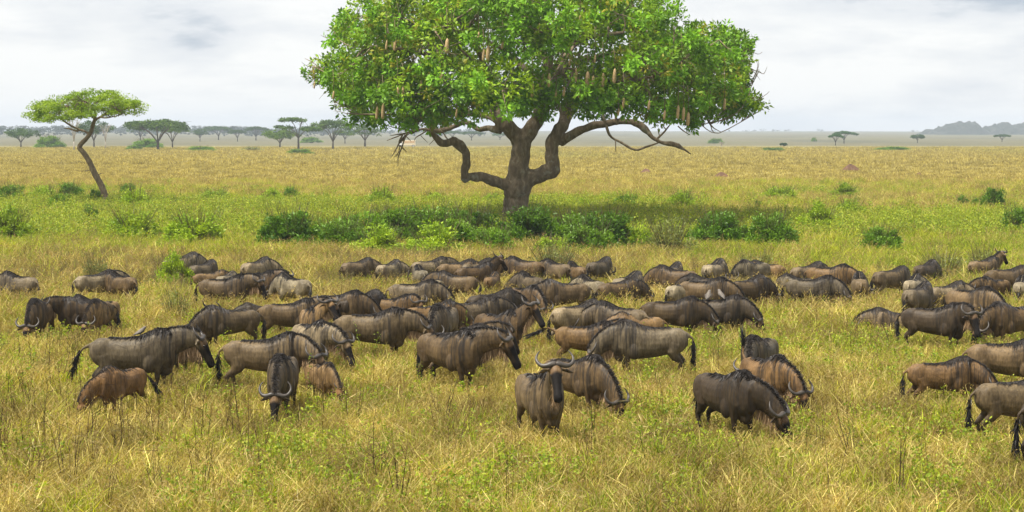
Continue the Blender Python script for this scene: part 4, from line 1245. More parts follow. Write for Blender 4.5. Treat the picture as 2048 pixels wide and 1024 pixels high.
COATS = {'grey': (.150, .115, .078), 'pale': (.265, .218, .155), 'brown': (.130, .086, .046), 'dark': (.070, .050, .033), 'tan': (.225, .145, .070), 'rust': (.185, .108, .050), 'warm': (.165, .116, .068)}
CACHE = {}
RV = random.Random(4)
PHASES = [(.0, .0, .0, .0), (.10, -.08, -.08, .10), (-.10, .06, .12, -.05), (.04, -.12, .02, -.12)]
FEET = []
HERD = 'wildebeest grazing in the herd'
def wildebeest(label, x, ytop, heading, pose='graze', coat='grey', size=1.0, yaw=0, tail='hang', young=False, lying=False, phase=0, cat='wildebeest'):
    """x: picture column of the body's middle; ytop: picture row of the hump's top, which fixes the distance on the flat ground"""
    if ytop < 600 and not young: size *= .92
    size *= RV.uniform(.97, 1.03)
    off = min(heading % 180, 180 - heading % 180)
    if off < 13 and ytop < 660 and not isinstance(heading, float) and not lying and 0 < x < 2000: heading += RV.choice((-1, 1)) * (RV.uniform(20, 44) if ytop < 600 else RV.uniform(8, 22))
    if yaw == 0 and ytop < 640 and not isinstance(heading, float) and not young and not lying:
        yaw = RV.choice((-26, 0, 0, 24)); phase = RV.randrange(4)
    h = (1.40 - (.52 if lying else 0)) * size
    a = math.radians(heading)
    hp = at_z(x, ytop, h)
    Y = hp.y - math.sin(a) * .58 * size
    X = (x - W_PX / 2) / F_PX * Y
    key = (pose, yaw, phase, tail, young, lying)
    if key not in CACHE:
        CACHE[key] = build_wildebeest(pose, yaw, PHASES[phase], tail, young, lying, len(CACHE) + 3)
    d = CACHE[key]
    root = thing('wildebeest', label, cat, (X, Y, float(ground_z(X, Y)) - .01), a, (size * .95, size * RV.uniform(.92, 1.08), size), HERD)
    v = RV.uniform(.50, .88); w = RV.uniform(-.05, .05)
    b = link('body', d['body'], root); cr_, cg_, cb_ = COATS[coat]; b.color = (cr_ * v * (1 + w), cg_ * v, cb_ * v * (1 - w) * .88, 1)
    for k in ('horn', 'eye'):
        for me in d[k]: link(k, me, root)
    for k in ('mane', 'beard', 'tail_tuft'): link(k, d[k], root)
    FEET.append((X, Y, size, a, lying))
    return root

# ================================================================== THE HERD (picture column of the body's middle, row of the hump, heading: 0 right, 90 away, 180 left, 270 towards the camera)
W = wildebeest
# -- left, front
W('big dark maned bull broadside at the front left, tail swung out', 262, 655, 3.0, 'level', 'grey', 1.13, 0, 'swing', phase=1)
W('reddish calf with black tail grazing in front of the big dark maned bull', 238, 732, 246, 'graze_low', 'rust', .84, -35, 'swing', True)
W('back of a wildebeest just showing behind the shoulder of the big dark maned bull', 330, 652, 60, 'graze', 'tan', .92)
W('wildebeest head down facing the camera with wide horns, nearest in the left half', 563, 705, 270, 'graze', 'grey', 1.04, 0, phase=1)
W('brown wildebeest broadside behind the nearest head down one, pale rump to the left', 525, 662, 2.0, 'half', 'warm', 1.02, -35, 'hang', phase=2)
W('shaggy grey wildebeest turned to the camera beside the nearest head down one', 622, 640, 300, 'half', 'pale', 1.0, 20)
W('brown calf half sunk in weeds below the shaggy grey wildebeest', 640, 722, 300, 'graze', 'tan', .72, 0, 'hang', True)
W('broadside wildebeest with black mane and tan beard, head low to the right, left of centre', 742, 613, 0.0, 'half', 'warm', 1.06, -8, phase=1)
W('heavy brown wildebeest with striped neck and long pale beard, rump to the left, centre front', 898, 655, 312, 'level', 'brown', 1.08, 35, phase=2)
W('wildebeest showing only back and horn behind the striped neck of the heavy brown one', 915, 645, 5, 'level', 'warm', .97, 0)
W('wildebeest with raised dark face and tan beard looking right, centre of the herd', 998, 618, 308, 'alert', 'brown', 1.02, 18, phase=1)
W('wildebeest facing the camera with raised black face, tan forehead and curved horns', 1080, 738, 287, 'alert', 'warm', 1.14, -10, 'swing')
W('wildebeest grazing behind the one with tan forehead, black mane running down to the right', 1152, 705, 312, 'graze_low', 'warm', 1.0, 0)
W('large dark wildebeest at front right, head down in the grass towards the right, curled horns', 1455, 737, 296, 'graze', 'dark', 1.08, 32, phase=1)
W('tan wildebeest behind the large dark one, black tail flicked upright, head low', 1535, 708, 292, 'graze', 'rust', .98, 12, 'up')
W('wildebeest with bristling mane facing the camera behind the one with upright tail', 1522, 668, 245, 'graze', 'grey', .97, 10)
W('plain brown young wildebeest grazing broadside in the open on the right, legs showing', 1890, 712, 2, 'graze', 'rust', .86, -20, 'hang', phase=1)
W('grey brown wildebeest with dark hanging tail, cut by the right edge nearest of three', 2045, 742, 8, 'graze', 'warm', 1.0, 0)
W('grey wildebeest with striped shoulder cut by the right edge above a brown one', 2022, 672, 352, 'half', 'warm', 1.0, -10)
W('wildebeest of which only the long black tail enters at the lower right corner', 2150, 762, 20, 'graze', 'dark', 1.08, 0, 'hang')
# -- middle, left
W('wildebeest head down facing the camera at the far left, pale line along its mane', 76, 595, 268.0, 'graze', 'brown', 1.03)
W('dark wildebeest with level head facing left beside a shaggy brown rump on the left', 168, 592, 200, 'level', 'brown', .97, 15)
W('shaggy brown wildebeest turned head down to the camera in the left pair', 203, 596, 256.0, 'graze', 'tan', .98)
W('black crested back behind the left pair', 176, 588, 150, 'graze', 'dark', .9)
W('grey wildebeest grazing leftwards, cut by the left edge', 34, 540, 182, 'graze', 'grey', 1.0, 0, 'hang')
W('black shouldered wildebeest with pale rump behind the grey green shrub', 190, 537, 40, 'half', 'pale', 1.0)
W('brown wildebeest with a horned head behind the black shouldered one', 238, 540, 140, 'half', 'brown', .97, -15)
W('pale rumped wildebeest with dark hump alone high in the grass on the left', 362, 503, 50, 'graze', 'pale', 1.05)
W('grey wildebeest veiled by weeds right of the lone dark hump', 405, 518, 60, 'graze', 'grey', .95)
W('small tan calf back behind weeds above a dark maned broadside wildebeest', 420, 538, 20, 'graze', 'tan', .75, 0, 'hang', True)
W('small pale calf rump above a dark maned broadside wildebeest', 452, 541, 70, 'graze', 'pale', .72, 0, 'hang', True)
W('dark maned wildebeest broadside with lowered horned head towards the right, left of the centre', 446, 548, 350.0, 'level', 'warm', 1.03, -15, phase=1)
W('pale rumped wildebeest with black hump in the back row left of the centre', 512, 512, 60, 'graze', 'pale', .98)
W('tan back behind the horns of the dark maned broadside wildebeest', 492, 545, 5, 'graze', 'tan', .85)
W('brown shouldered wildebeest facing a pale rumped neighbour with raised horned head', 515, 540, 10, 'level', 'brown', .97)
W('grey wildebeest grazing leftwards with a bright rump on the right and black mane', 585, 544, 175, 'graze', 'pale', 1.0)
W('wildebeest grazing leftwards with bristling mane and pale rump, alone in grass on the left', 458, 608, 205, 'graze_low', 'warm', .95)
W('dark calf with only its back above the grass left of a brown tailed wildebeest', 520, 604, 178, 'graze', 'dark', .72, 0, 'hang', True)
W('brown wildebeest with a long dark tail, head hidden behind one with a tan throat', 575, 594, 3.0, 'level', 'brown', 1.0, 0)
W('wildebeest with tan throat and head raised high, looking away over its shoulder', 622, 612, 285, 'alert', 'tan', .92, 30)
W('brown wildebeest with black stripes on its withers grazing to the right', 672, 578, 352.0, 'graze', 'brown', 1.04)
W('black humped wildebeest mostly hidden by the one with striped withers', 722, 577, 45, 'graze', 'dark', 1.0)
W('horned wildebeest head peering out of a grey green shrub on the left', 362, 638, 50, 'alert', 'dark', .95, 0, lying=True)
# -- middle, centre
W('tan yearling with shaggy dark shoulder and horns turned right, centre left', 785, 587, 2, 'level', 'tan', .95, -30)
W('grey wildebeest with jet black mane broadside, centre left back', 828, 557, 350.0, 'graze', 'grey', 1.03)
W('light tan wildebeest body in the middle behind a dark maned one', 862, 599, 4, 'graze', 'tan', 1.0)
W('grey wildebeest with dark shoulder behind the tan one in the middle', 946, 592, 0, 'half', 'grey', 1.03, 0)
W('wildebeest head down to the camera with black and white maned crest in the middle', 885, 607, 258.0, 'graze', 'grey', 1.0)
W('dark wildebeest with streaky black shoulder behind the centre of the herd', 985, 575, 25, 'graze', 'dark', 1.03)
W('brown wildebeest with light crest head down between two broadside ones', 1050, 568, 300.0, 'graze', 'brown', 1.02)
W('wildebeest grazing leftwards with black mane and brown flank, centre back', 1130, 556, 196.0, 'graze', 'warm', 1.03)
W('pale rumped wildebeest standing away with a thick black tail, centre back', 1182, 547, 118, 'graze', 'pale', .95)
W('brown wildebeest with tail to the left grazing right, right of centre back', 1240, 552, 30, 'graze', 'brown', 1.0, 0, 'hang')
W('pale backed wildebeest partly behind the brown one right of centre', 1258, 540, 55, 'graze', 'pale', 1.0)
W('grey wildebeest seen from behind with dark hump, right of centre', 1155, 597, 35, 'graze', 'pale', 1.03)
W('dark faced grey wildebeest grazing left beside one with dark hump', 1240, 600, 145, 'graze', 'grey', .97)
W('tan calf back with black mane behind a large grey wildebeest', 1278, 622, 172, 'graze', 'tan', .82, 0, 'hang', True)
W('brown yearling with a long black tail held out to the left', 1172, 640, 0, 'level', 'tan', .92, 30, 'raised', phase=1)
W('large grey wildebeest broadside facing left with hanging black tail, right of centre', 1300, 636, 178.0, 'graze', 'grey', 1.06, 0, 'hang', phase=2)
W('brown broadside wildebeest grazing right behind the large grey one', 1345, 590, 350.0, 'graze', 'brown', 1.06)
W('dark wildebeest with two birds on its back grazing to the right', 1437, 587, 347.0, 'graze', 'dark', 1.0, -10, phase=1)
W('brown wildebeest with light crest grazing right above the one with birds', 1410, 553, 2, 'graze', 'brown', 1.03)
W('pale rump behind the brown wildebeest with light crest', 1368, 556, 6, 'graze', 'pale', .95)
W('brown wildebeest grazing leftwards under the round very dark bush', 1352, 527, 150, 'graze', 'brown', 1.03)
W('light maned wildebeest just showing behind a brown one under the dark bush', 1345, 521, 60, 'graze', 'grey', .95)
W('black crested wildebeest lying low between two brown ones', 1410, 545, 180, 'graze', 'dark', .9)
W('dark brown wildebeest grazing right, right of centre back', 1497, 549, 352, 'graze', 'brown', 1.02)
W('pale wildebeest seen from behind in the back row under the round dark bush', 1430, 514, 60, 'graze', 'pale', .97)
W('pale grey wildebeest veiled by weeds in the right back row', 1508, 516, 178, 'graze', 'pale', .98)
W('light wildebeest behind the one veiled by weeds in the right back row', 1535, 517, 150, 'graze', 'tan', .9)
# -- back row, centre
W('pale rump standing away at the left end of the centre back row', 840, 528, 105, 'graze', 'pale', .85)
W('pale wildebeest with head turned back in the centre back row', 860, 512, 30, 'half', 'pale', 1.0)
W('light brown wildebeest back at the rear, left of one with raised head', 915, 516, 20, 'graze', 'warm', .97)
W('dark maned back furthest behind one with raised head', 955, 514, 0, 'graze', 'grey', .95)
W('brown wildebeest with raised dark horned head in the centre back row', 950, 522, 0, 'alert', 'brown', 1.0, 0)
W('pale rump seen from behind next to a brown wildebeest in the centre back', 878, 546, 80, 'graze', 'pale', .88)
W('brown wildebeest with dark tail and turned head in the centre back', 912, 540, 160, 'half', 'brown', .97, -10)
W('small tan calf under the chest of one with raised head in the centre back', 984, 541, 75, 'graze', 'tan', .72, 0, 'hang', True)
W('brown wildebeest grazing left at the very back beside the thicket', 1048, 510, 150, 'graze', 'brown', .98)
W('pale rumped wildebeest facing away amid weeds, centre back', 1060, 540, 120, 'graze', 'grey', .93)
W('grey wildebeest veiled by weeds below the sausage tree foot', 1112, 515, 130, 'graze', 'grey', .97)
W('brown wildebeest rump veiled by weeds right of the sausage tree foot', 1152, 520, 110, 'graze', 'brown', .9)
W('dark humped wildebeest among weeds at the right end of the thicket', 1200, 511, 55, 'graze', 'grey', .97)
W('faint wildebeest back deep in dry weeds below the thicket, left one', 715, 514, 40, 'graze', 'grey', .92)
W('faint pale wildebeest back deep in dry weeds below the thicket, right one', 778, 518, 60, 'graze', 'pale', .9)
# -- right
W('grey wildebeest broadside with light crest grazing right in the open right middle', 1625, 550, 350.0, 'graze', 'grey', 1.02, -15, phase=1)
W('grey wildebeest with black hump in the right back row', 1618, 520, 35, 'graze', 'grey', .98)
W('tan wildebeest with dark shaggy shoulder grazing right in the right back row', 1660, 525, 355, 'graze', 'tan', 1.02)
W('pale back between a grey broadside wildebeest and a tan one', 1600, 546, 150, 'graze', 'pale', .85)
W('wildebeest seen from behind with pale rump and one horn out to the right', 1722, 542, 82, 'graze', 'warm', .97, -25)
W('grey wildebeest with dark neck grazing right, right back row', 1785, 529, 30, 'graze', 'warm', 1.0)
W('dark humped wildebeest furthest back above a pale rump on the right', 1855, 518, 50, 'graze', 'dark', .95)
W('pale rump seen from behind above another rump on the right', 1830, 545, 65, 'graze', 'pale', .95)
W('grey rump seen from behind with a long tail, lower of two on the right', 1840, 562, 52, 'graze', 'grey', 1.03)
W('pale rumped wildebeest with dark shoulder grazing right, right middle', 1898, 560, 30, 'graze', 'pale', .98)
W('wildebeest with raised horned head behind a dull shrub on the right', 1970, 512, 30, 'alert', 'warm', .92, 0)
W('brown wildebeest with dark hump cut by the right edge in the back row', 2020, 528, 4, 'graze', 'brown', 1.02)
W('tan young wildebeest with black head turned left near the right edge', 1992, 552, 184, 'half', 'tan', .92, -15)
W('pale rump at the very right edge behind a tan young wildebeest', 2046, 549, 70, 'graze', 'pale', .95)
W('large striped wildebeest grazing right behind one that looks at the camera', 1946, 572, 350, 'graze', 'warm', 1.05)
W('dark wildebeest on the right standing with its black face and horns towards the camera', 1872, 603, 332.0, 'level', 'dark', 1.0, -40, phase=1)
W('low lying wildebeest with black mane left of the one that looks at the camera', 1798, 613, 182, 'graze', 'grey', .98, 0, lying=True)
W('wildebeest grazing leftwards with curled horns, cut by the right edge', 2032, 600, 208, 'graze', 'brown', 1.02)

# ---- birds on backs
BIRD = simple_mat('pale_grey_feathers', (.13, .11, .09), .6, .3, 20)
BILL = simple_mat('yellow_bill', (.5, .34, .06), .4, .1, 20)
def bird(label, host, lx, rot, s=1.0):
    """a small perching bird standing on the host's back at its own x = lx"""
    h = bpy.data.objects[host.name]
    zt = trunk_at(lx)[0] + .03
    a = h.rotation_euler.z; sc = h.scale.x
    p = Vector((h.location.x + math.cos(a) * lx * sc, h.location.y + math.sin(a) * lx * sc, h.location.z + zt * sc))
    r = thing('bird', label, 'bird', p, rot, s, 'small birds riding on wildebeest')
    g = Geo()
    g.tube([(-.17, 0, .055), (-.10, 0, .075), (-.06, 0, .095), (0, 0, .125), (.045, 0, .155), (.07, 0, .185), (.088, 0, .205), (.11, 0, .205), (.122, 0, .20)], [.010, .020, .036, .05, .047, .034, .03, .026, .008], 10)
    for sy in (-.018, .018): g.tube([(.0, sy, .09), (.005, sy, .04), (.0, sy, .0)], [.010, .005, .006], 5)
    link('body', g.build('body', [BIRD]), r)
    for sy in (-1, 1):
        g = Geo(); g.tube([(.04, .042 * sy, .15), (-.02, .05 * sy, .125), (-.10, .028 * sy, .085), (-.14, .015 * sy, .068)], [.012, .028, .02, .004], 8, flat=.4); link('wing', g.build('wing', [simple_mat('wing_feathers', (.10, .085, .07), .6, .3, 20)]), r)
    g = Geo(); g.tube([(.115, 0, .203), (.15, 0, .198)], [.008, .002], 6); link('beak', g.build('beak', [BILL]), r)
by_label = {o['label']: o for o in COL.objects if o.get('category') == 'wildebeest'}
hb = by_label['dark wildebeest with two birds on its back grazing to the right']
bird('pale bird on the left of two riding the dark wildebeest', hb, -.28, 1.2, 1.35)
bird('pale bird on the right of two riding the dark wildebeest', hb, .10, 1.9, 1.35)
bird('small grey bird riding the shoulder of the big dark maned bull', by_label['big dark maned bull broadside at the front left, tail swung out'], .15, .5, 1.0)

# ================================================================== TALL LEAFY STALKS in front of the animals
STALK_LEAF = plant_mat('stalk_leaf', rough=.5, trans=.4, rnd=.15)
def stalk_mesh(seed, h, nst=2):
    rng = np.random.default_rng(seed)
    C, D, K = [], [], []
    sv, sf, sk = [], [], []
    for k in range(nst):
        a = rng.random() * 6.283; lean = np.array([math.cos(a), math.sin(a), 0]) * rng.uniform(.03, .22)
        pts = [np.array([0, 0, 0]) + lean * q ** 1.6 * h * 1.2 + np.array([0, 0, q * h * rng.uniform(.93, 1)]) for q in np.linspace(0, 1, 7)]
        for i in range(6):
            w = .007 * (1 - i / 9)
            for ax_ in (np.array([1, 0, 0]), np.array([0, 1, 0])):
                b0 = len(sv); sv += [pts[i] - ax_ * w, pts[i] + ax_ * w, pts[i + 1] + ax_ * w, pts[i + 1] - ax_ * w]; sf.append([b0, b0 + 1, b0 + 2, b0 + 3]); sk += [[.16, .17, .05]] * 4
        for j in range(46):
            q = rng.uniform(.25, 1.0); i = min(5, int(q * 6)); f_ = q * 6 - i
            C.append(pts[i] * (1 - f_) + pts[i + 1] * f_ + rng.normal(size=3) * .035); D.append([rng.normal(), rng.normal(), rng.normal() * .5 + .1]); K.append(np.array([.20, .27, .03]) * rng.uniform(.6, 1.2))
    C, D, K = np.array(C), unit(np.array(D)), np.array(K)
    N = unit(rng.normal(size=C.shape) + np.array([0, 0, .8])); N = unit(N - D * (N * D).sum(1, keepdims=True))
    L = rng.uniform(.03, .065, len(C))
    V, Fc = leaf_quads(C, D, N, L, L * .7)
    b0 = len(V)
    return make_mesh('leafy_stalk', np.concatenate([V, np.array(sv)]), np.concatenate([Fc, np.array(sf) + b0]), [STALK_LEAF], False, {'Col': np.concatenate([np.repeat(K, 4, 0), np.array(sk)])})
STK = [stalk_mesh(900 + i, 1.0, 1) for i in range(5)]
for i, (px_, yb, yt, lb) in enumerate([
 (932, 776, 602, 'tall thin leafy stalk in front of the heavy brown wildebeest with striped neck'),
 (728, 742, 640, 'yellow green leafy stalk before the flank of the black maned broadside wildebeest'),
 (690, 765, 680, 'leafy stalk between the shaggy grey wildebeest and the black maned one'),
 (746, 748, 662, 'second yellow green stalk before the black maned broadside wildebeest'),
 (462, 800, 690, 'leafy stalk at the rump of the brown broadside wildebeest on the left'),
 (622, 815, 690, 'bright leafy stalk right of the nearest head down wildebeest'),
 (1076, 815, 730, 'thin leafy stalk before the face with the tan forehead'),
 (1272, 735, 640, 'slanting yellow green stalk before the large grey broadside wildebeest'),
 (835, 792, 720, 'leafy stalk in the grass left of the heavy brown wildebeest'),
 (1560, 830, 710, 'leafy stalk before the tan wildebeest with the upright tail'),
 (1545, 905, 850, 'pale leafy sprig before the muzzle of the large dark wildebeest'),
 (2010, 800, 680, 'leafy stalk before the striped shoulder at the right edge'),
 (1848, 700, 640, 'leafy stalk beside the legs of the dark wildebeest that faces the camera'),
 (510, 612, 556, 'leafy stalk before the dark heads left of the centre'),
 (1010, 735, 650, 'leafy stalk before the chest of the wildebeest in the centre of the herd'),
]):
    p = at_z(px_, yb); s = p.y / 3600
    o = link('leafy_stalk', STK[i % 5], None, (p.x, p.y, -.02), random.random() * 6.28, (1, 1, (yb - yt) * s))
    tag(o, lb, 'plant', 'tall leafy stalks among the animals')

# ================================================================== GRASS: uncountable, scattered copies of small tufts
def blade_tuft(seed, n, rad, hmin, hmax, w, lo, hi_, splay=.5, heads=0.0):
    rng = np.random.default_rng(seed)
    a = rng.random(n) * 6.283; r = rad * np.sqrt(rng.random(n))
    B = np.stack([np.cos(a) * r, np.sin(a) * r, np.zeros(n) - .03], 1)
    h = rng.uniform(hmin, hmax, n)
    b_ = rng.random(n) * 6.283
    out_ = np.stack([np.cos(b_), np.sin(b_), np.zeros(n)], 1) + B / rad * np.array([.7, .7, 0])
    sp = splay * (.2 + rng.random(n)) * h
    M = B + out_ * (sp * .32)[:, None] + np.stack([0 * h, 0 * h, h * .62], 1)
    T = B + out_ * sp[:, None] + np.stack([0 * h, 0 * h, h * rng.uniform(.8, 1.02, n)], 1)
    th = rng.random(n) * 6.283
    S = np.stack([np.cos(th), np.sin(th), np.zeros(n)], 1) * (w * rng.uniform(.6, 1.3, n))[:, None] * .5
    V = np.stack([B - S, B + S, M + S * .8, M - S * .8, T + S * .2, T - S * .2], 1).reshape(-1, 3)
    i = np.arange(n)[:, None] * 6
    Fc = np.concatenate([i + np.array([[0, 1, 2, 3]]), i + np.array([[3, 2, 4, 5]])])
    t = rng.random((n, 1))
    K = np.repeat((np.array(lo) * (1 - t) + np.array(hi_) * t) * rng.uniform(.75, 1.2, (n, 1)), 6, 0)
    if heads:
        m = int(n * heads)
        hs = rng.choice(n, m)
        C = np.repeat(T[hs], 5, 0) + rng.normal(size=(m * 5, 3)) * np.array([.02, .02, .04])
        D = unit(rng.normal(size=C.shape) * .6 + np.array([0, 0, 1])); N = unit(rng.normal(size=C.shape)); N = unit(N - D * (N * D).sum(1, keepdims=True))
        V2, F2 = leaf_quads(C, D, N, np.full(len(C), .05), np.full(len(C), .013))
        Fc = np.concatenate([Fc, F2 + len(V)]); V = np.concatenate([V, V2])
        K = np.concatenate([K, np.tile(np.array([[.44, .34, .14]]), (len(V2), 1)) * rng.uniform(.8, 1.1, (len(V2), 1))])
    return V, Fc, K
def weed_clump(seed, n_st, h, leaf, lo, hi_, rad=.16, per=26):
    rng = np.random.default_rng(seed)
    Vs, Fs, Ks, off = [], [], [], 0
    for k in range(n_st):
        a = rng.random() * 6.283; o = np.array([math.cos(a), math.sin(a), 0]); hh = h * rng.uniform(.6, 1.05)
        p0 = o * rad * .4 * rng.random(); p1 = p0 + o * rad * rng.uniform(.3, 1.3) + np.array([0, 0, hh])
        w = .005; s = np.array([-o[1], o[0], 0]) * w
        V = np.array([p0 - s, p0 + s, p1 + s * .4, p1 - s * .4]); Fc = np.array([[0, 1, 2, 3]])
        q = rng.uniform(.15, 1.0, per)[:, None]
        C = p0 + (p1 - p0) * q + rng.normal(size=(per, 3)) * .03
        D = unit(rng.normal(size=C.shape) + np.array([0, 0, .3])); N = unit(rng.normal(size=C.shape) * .7 + np.array([0, 0, .7])); N = unit(N - D * (N * D).sum(1, keepdims=True))
        L = leaf * rng.uniform(.6, 1.3, per)
        V2, F2 = leaf_quads(C, D, N, L, L * .55)
        t = rng.random((per, 1))
        K2 = np.repeat((np.array(lo) * (1 - t) + np.array(hi_) * t), 4, 0)
        Vs += [V, V2]; Fs += [Fc + off, F2 + off + 4]; Ks += [np.tile([[.15, .13, .05]], (4, 1)), K2]; off += 4 + len(V2)
    return np.concatenate(Vs), np.concatenate(Fs), np.concatenate(Ks)
def twig_clump(seed, n_st, h, col, w=.007, branch=4, wob=.09, tmax=.45):
    rng = np.random.default_rng(seed)
    Vs, Fs, Ks, off = [], [], [], 0
    def seg(p, q, w0, w1):
        nonlocal off
        d = unit(q - p)
        for s in (np.cross(d, [0.3, 1, 0]), np.cross(d, [1, -.3, 0])):
            s = unit(s)
            Vs.append(np.array([p - s * w0, p + s * w0, q + s * w1, q - s * w1])); Fs.append(np.array([[0, 1, 2, 3]]) + off); off += 4
            Ks.append(np.tile(np.array([col]) * rng.uniform(.7, 1.3), (4, 1)))
    for k in range(n_st):
        a = rng.random() * 6.283; o = np.array([math.cos(a), math.sin(a), 0]); L = h * rng.uniform(.6, 1.1); tilt = rng.uniform(.02, tmax)
        p = o * .05 * rng.random(); d = unit(o * tilt + np.array([0, 0, 1.0]))
        pts = [p]
        for i in range(4):
            d = unit(d + rng.normal(size=3) * wob); pts.append(pts[-1] + d * L / 4)
        for i in range(4): seg(pts[i], pts[i + 1], w * (1 - i * .2), w * (1 - (i + 1) * .2))
        for b_ in range(branch):
            i = rng.integers(1, 4); f_ = pts[i] + (pts[i + 1] - pts[i]) * rng.random()
            e = f_ + unit(d + rng.normal(size=3) * .55) * L * rng.uniform(.15, .34)
            seg(f_, e, w * .5, w * .25)
    return np.concatenate(Vs), np.concatenate(Fs), np.concatenate(Ks)

STRAW = plant_mat('straw_grass', rough=.7, trans=.35, rnd=.22, spec=.15, patch=(.55, (.56, .53, .48), (1.18, 1.15, 1.08)))
GREENG = plant_mat('green_grass', rough=.6, trans=.4, rnd=.22, spec=.2, patch=(.18, (.75, .82, .75), (1.15, 1.08, .9)))
WEED = plant_mat('weed_leaf', rough=.55, trans=.4, rnd=.2, spec=.25)
TWIG = plant_mat('dry_stem', rough=.8, trans=0, rnd=.3, spec=.1)

def proto_coll(name, meshes):
    c = bpy.data.collections.new(name)
    for i, (me) in enumerate(meshes):
        o = bpy.data.objects.new('%s_%02d' % (name, i), me)
        c.objects.link(o)
    return c
def scatter(name, label, protos, mat, P, scale, flat=None, tilt=.12):
    """one object: geometry nodes put copies of the tufts on the points"""
    meshes = [make_mesh(name + '_tuft', V, Fc, [mat], False, {'Col': K}) for V, Fc, K in protos]
    coll = proto_coll(name + '_tuft', meshes)
    n = len(P)
    me = bpy.data.meshes.new(name)
    me.vertices.add(n); me.vertices.foreach_set('co', np.asarray(P, np.float32).ravel())
    rng = np.random.default_rng(n)
    rot = np.stack([rng.normal(size=n) * tilt, rng.normal(size=n) * tilt, rng.random(n) * 6.283], 1)
    if scale.ndim == 1: scale = np.repeat(scale[:, None], 3, 1)
    for an, arr in (('rot', rot), ('scl', scale)):
        a = me.attributes.new(an, 'FLOAT_VECTOR', 'POINT'); a.data.foreach_set('vector', arr.astype(np.float32).ravel())
    a = me.attributes.new('idx', 'INT', 'POINT'); a.data.foreach_set('value', rng.integers(0, len(meshes), n).astype(np.int32))
    me.materials.append(mat)
    o = link(name, me)
    ng = bpy.data.node_groups.new(name + '_scatter', 'GeometryNodeTree')
    ng.interface.new_socket('Geometry', in_out='INPUT', socket_type='NodeSocketGeometry')
    ng.interface.new_socket('Geometry', in_out='OUTPUT', socket_type='NodeSocketGeometry')
    gi, go = ng.nodes.new('NodeGroupInput'), ng.nodes.new('NodeGroupOutput')
    ip = ng.nodes.new('GeometryNodeInstanceOnPoints')
    ci = ng.nodes.new('GeometryNodeCollectionInfo'); ci.inputs['Collection'].default_value = coll
    ci.inputs['Separate Children'].default_value = True; ci.inputs['Reset Children'].default_value = True
    def na(nm, ty):
        q = ng.nodes.new('GeometryNodeInputNamedAttribute'); q.data_type = ty; q.inputs['Name'].default_value = nm
        return q.outputs['Attribute']
    L = ng.links.new
    L(gi.outputs[0], ip.inputs['Points']); L(ci.outputs[0], ip.inputs['Instance'])
    ip.inputs['Pick Instance'].default_value = True
    L(na('idx', 'INT'), ip.inputs['Instance Index']); L(na('rot', 'FLOAT_VECTOR'), ip.inputs['Rotation']); L(na('scl', 'FLOAT_VECTOR'), ip.inputs['Scale'])
    L(ip.outputs[0], go.inputs[0])
    md = o.modifiers.new('scatter', 'NODES'); md.node_group = ng
    tag(o, label, kind='stuff')
    return o

def field(y0, y1, dens, seed, widen=1.22):
    """random points on the ground of the view's wedge between two distances"""
    rng = np.random.default_rng(seed)
    k_, c_ = .569 * 1.08, 11.0                       # the wedge's width at distance y is k*y + c: a margin for steps to the side
    area = k_ * (y1 ** 2 - y0 ** 2) / 2 + c_ * (y1 - y0)
    n = int(area * dens)
    y = rng.uniform(y0, y1, int(n * 2.6)); y = y[rng.random(len(y)) < (k_ * y + c_) / (k_ * y1 + c_)][:n]
    x = rng.uniform(-.5, .5, len(y)) * (k_ * y + c_)
    return x, y, rng
FT_ = np.array([(f[0], f[1], f[2]) for f in FEET]); FA = np.array([f[3] for f in FEET]); FL = np.array([f[4] for f in FEET])
def clear_of_animals(x, y, long_=1.05, wide=.38, lying_only=False):
    keep = np.ones(len(x), bool)
    for (fx_, fy_, s), a, ly in zip(FT_, FA, FL):
        if lying_only and not ly: continue
        near = (np.abs(x - fx_) < 2) & (np.abs(y - fy_) < 2)
        if not near.any(): continue
        dx, dy = x[near] - fx_, y[near] - fy_
        u = (dx * math.cos(a) + dy * math.sin(a)) / s; v = (-dx * math.sin(a) + dy * math.cos(a)) / s
        keep[near] &= ~((np.abs(u) < long_) & (np.abs(v) < wide))
    return keep
# how green a place is
def greenness(x, y):
    g_ = sstep(60, 84, y + (fnoise(x, y, 14, 40) - .5) * 40) * (1 - sstep(108, 190, y + (fnoise(x * .6, y, 18, 41) - .5) * 130))
    px_ = x / y * 3600
    patch = sstep(.42, .66, fnoise(x, y * .6, 5.5, 42))
    return np.clip(g_ * .95 + .17 + patch * .36, 0, 1)
S_LO, S_HI = (.24, .205, .04), (.74, .66, .26)
STRAWS = [blade_tuft(200 + i, 50, .25, .18, .54, .019, S_LO, S_HI, (.55, .95)[i % 2], .3) for i in range(6)]
DRYB = [blade_tuft(240 + i, 52, .20, .15, .46, .012, (.20, .11, .035), (.40, .25, .085), .7, .1) for i in range(3)]
GREENS = [blade_tuft(260 + i, 46, .23, .20, .54, .018, (.17, .27, .010), (.56, .58, .065), .6) for i in range(5)]
xs, ys_, sc_ = [], [], []
for y0, y1, dn, s in ((25, 50, 27, 1.0), (50, 94, 17, 1.38), (94, 200, 5, 1.45)):
    x, y, rng = field(y0, y1, dn, int(y0))
    xs.append(x); ys_.append(y); sc_.append(s * rng.uniform(.65, 1.25, len(x)))
x, y, sc = np.concatenate(xs), np.concatenate(ys_), np.concatenate(sc_)
k_ly = clear_of_animals(x, y, .95, .3, True)
x, y, sc = x[k_ly], y[k_ly], sc[k_ly]
thin = np.random.default_rng(59).random(len(x)) < np.where(y > 120, 1 - .75 * sstep(130, 195, y), .45 + .55 * sstep(.30, .50, fnoise(x, y, 1.1, 55)))
x, y, sc = x[thin], y[thin], sc[thin]
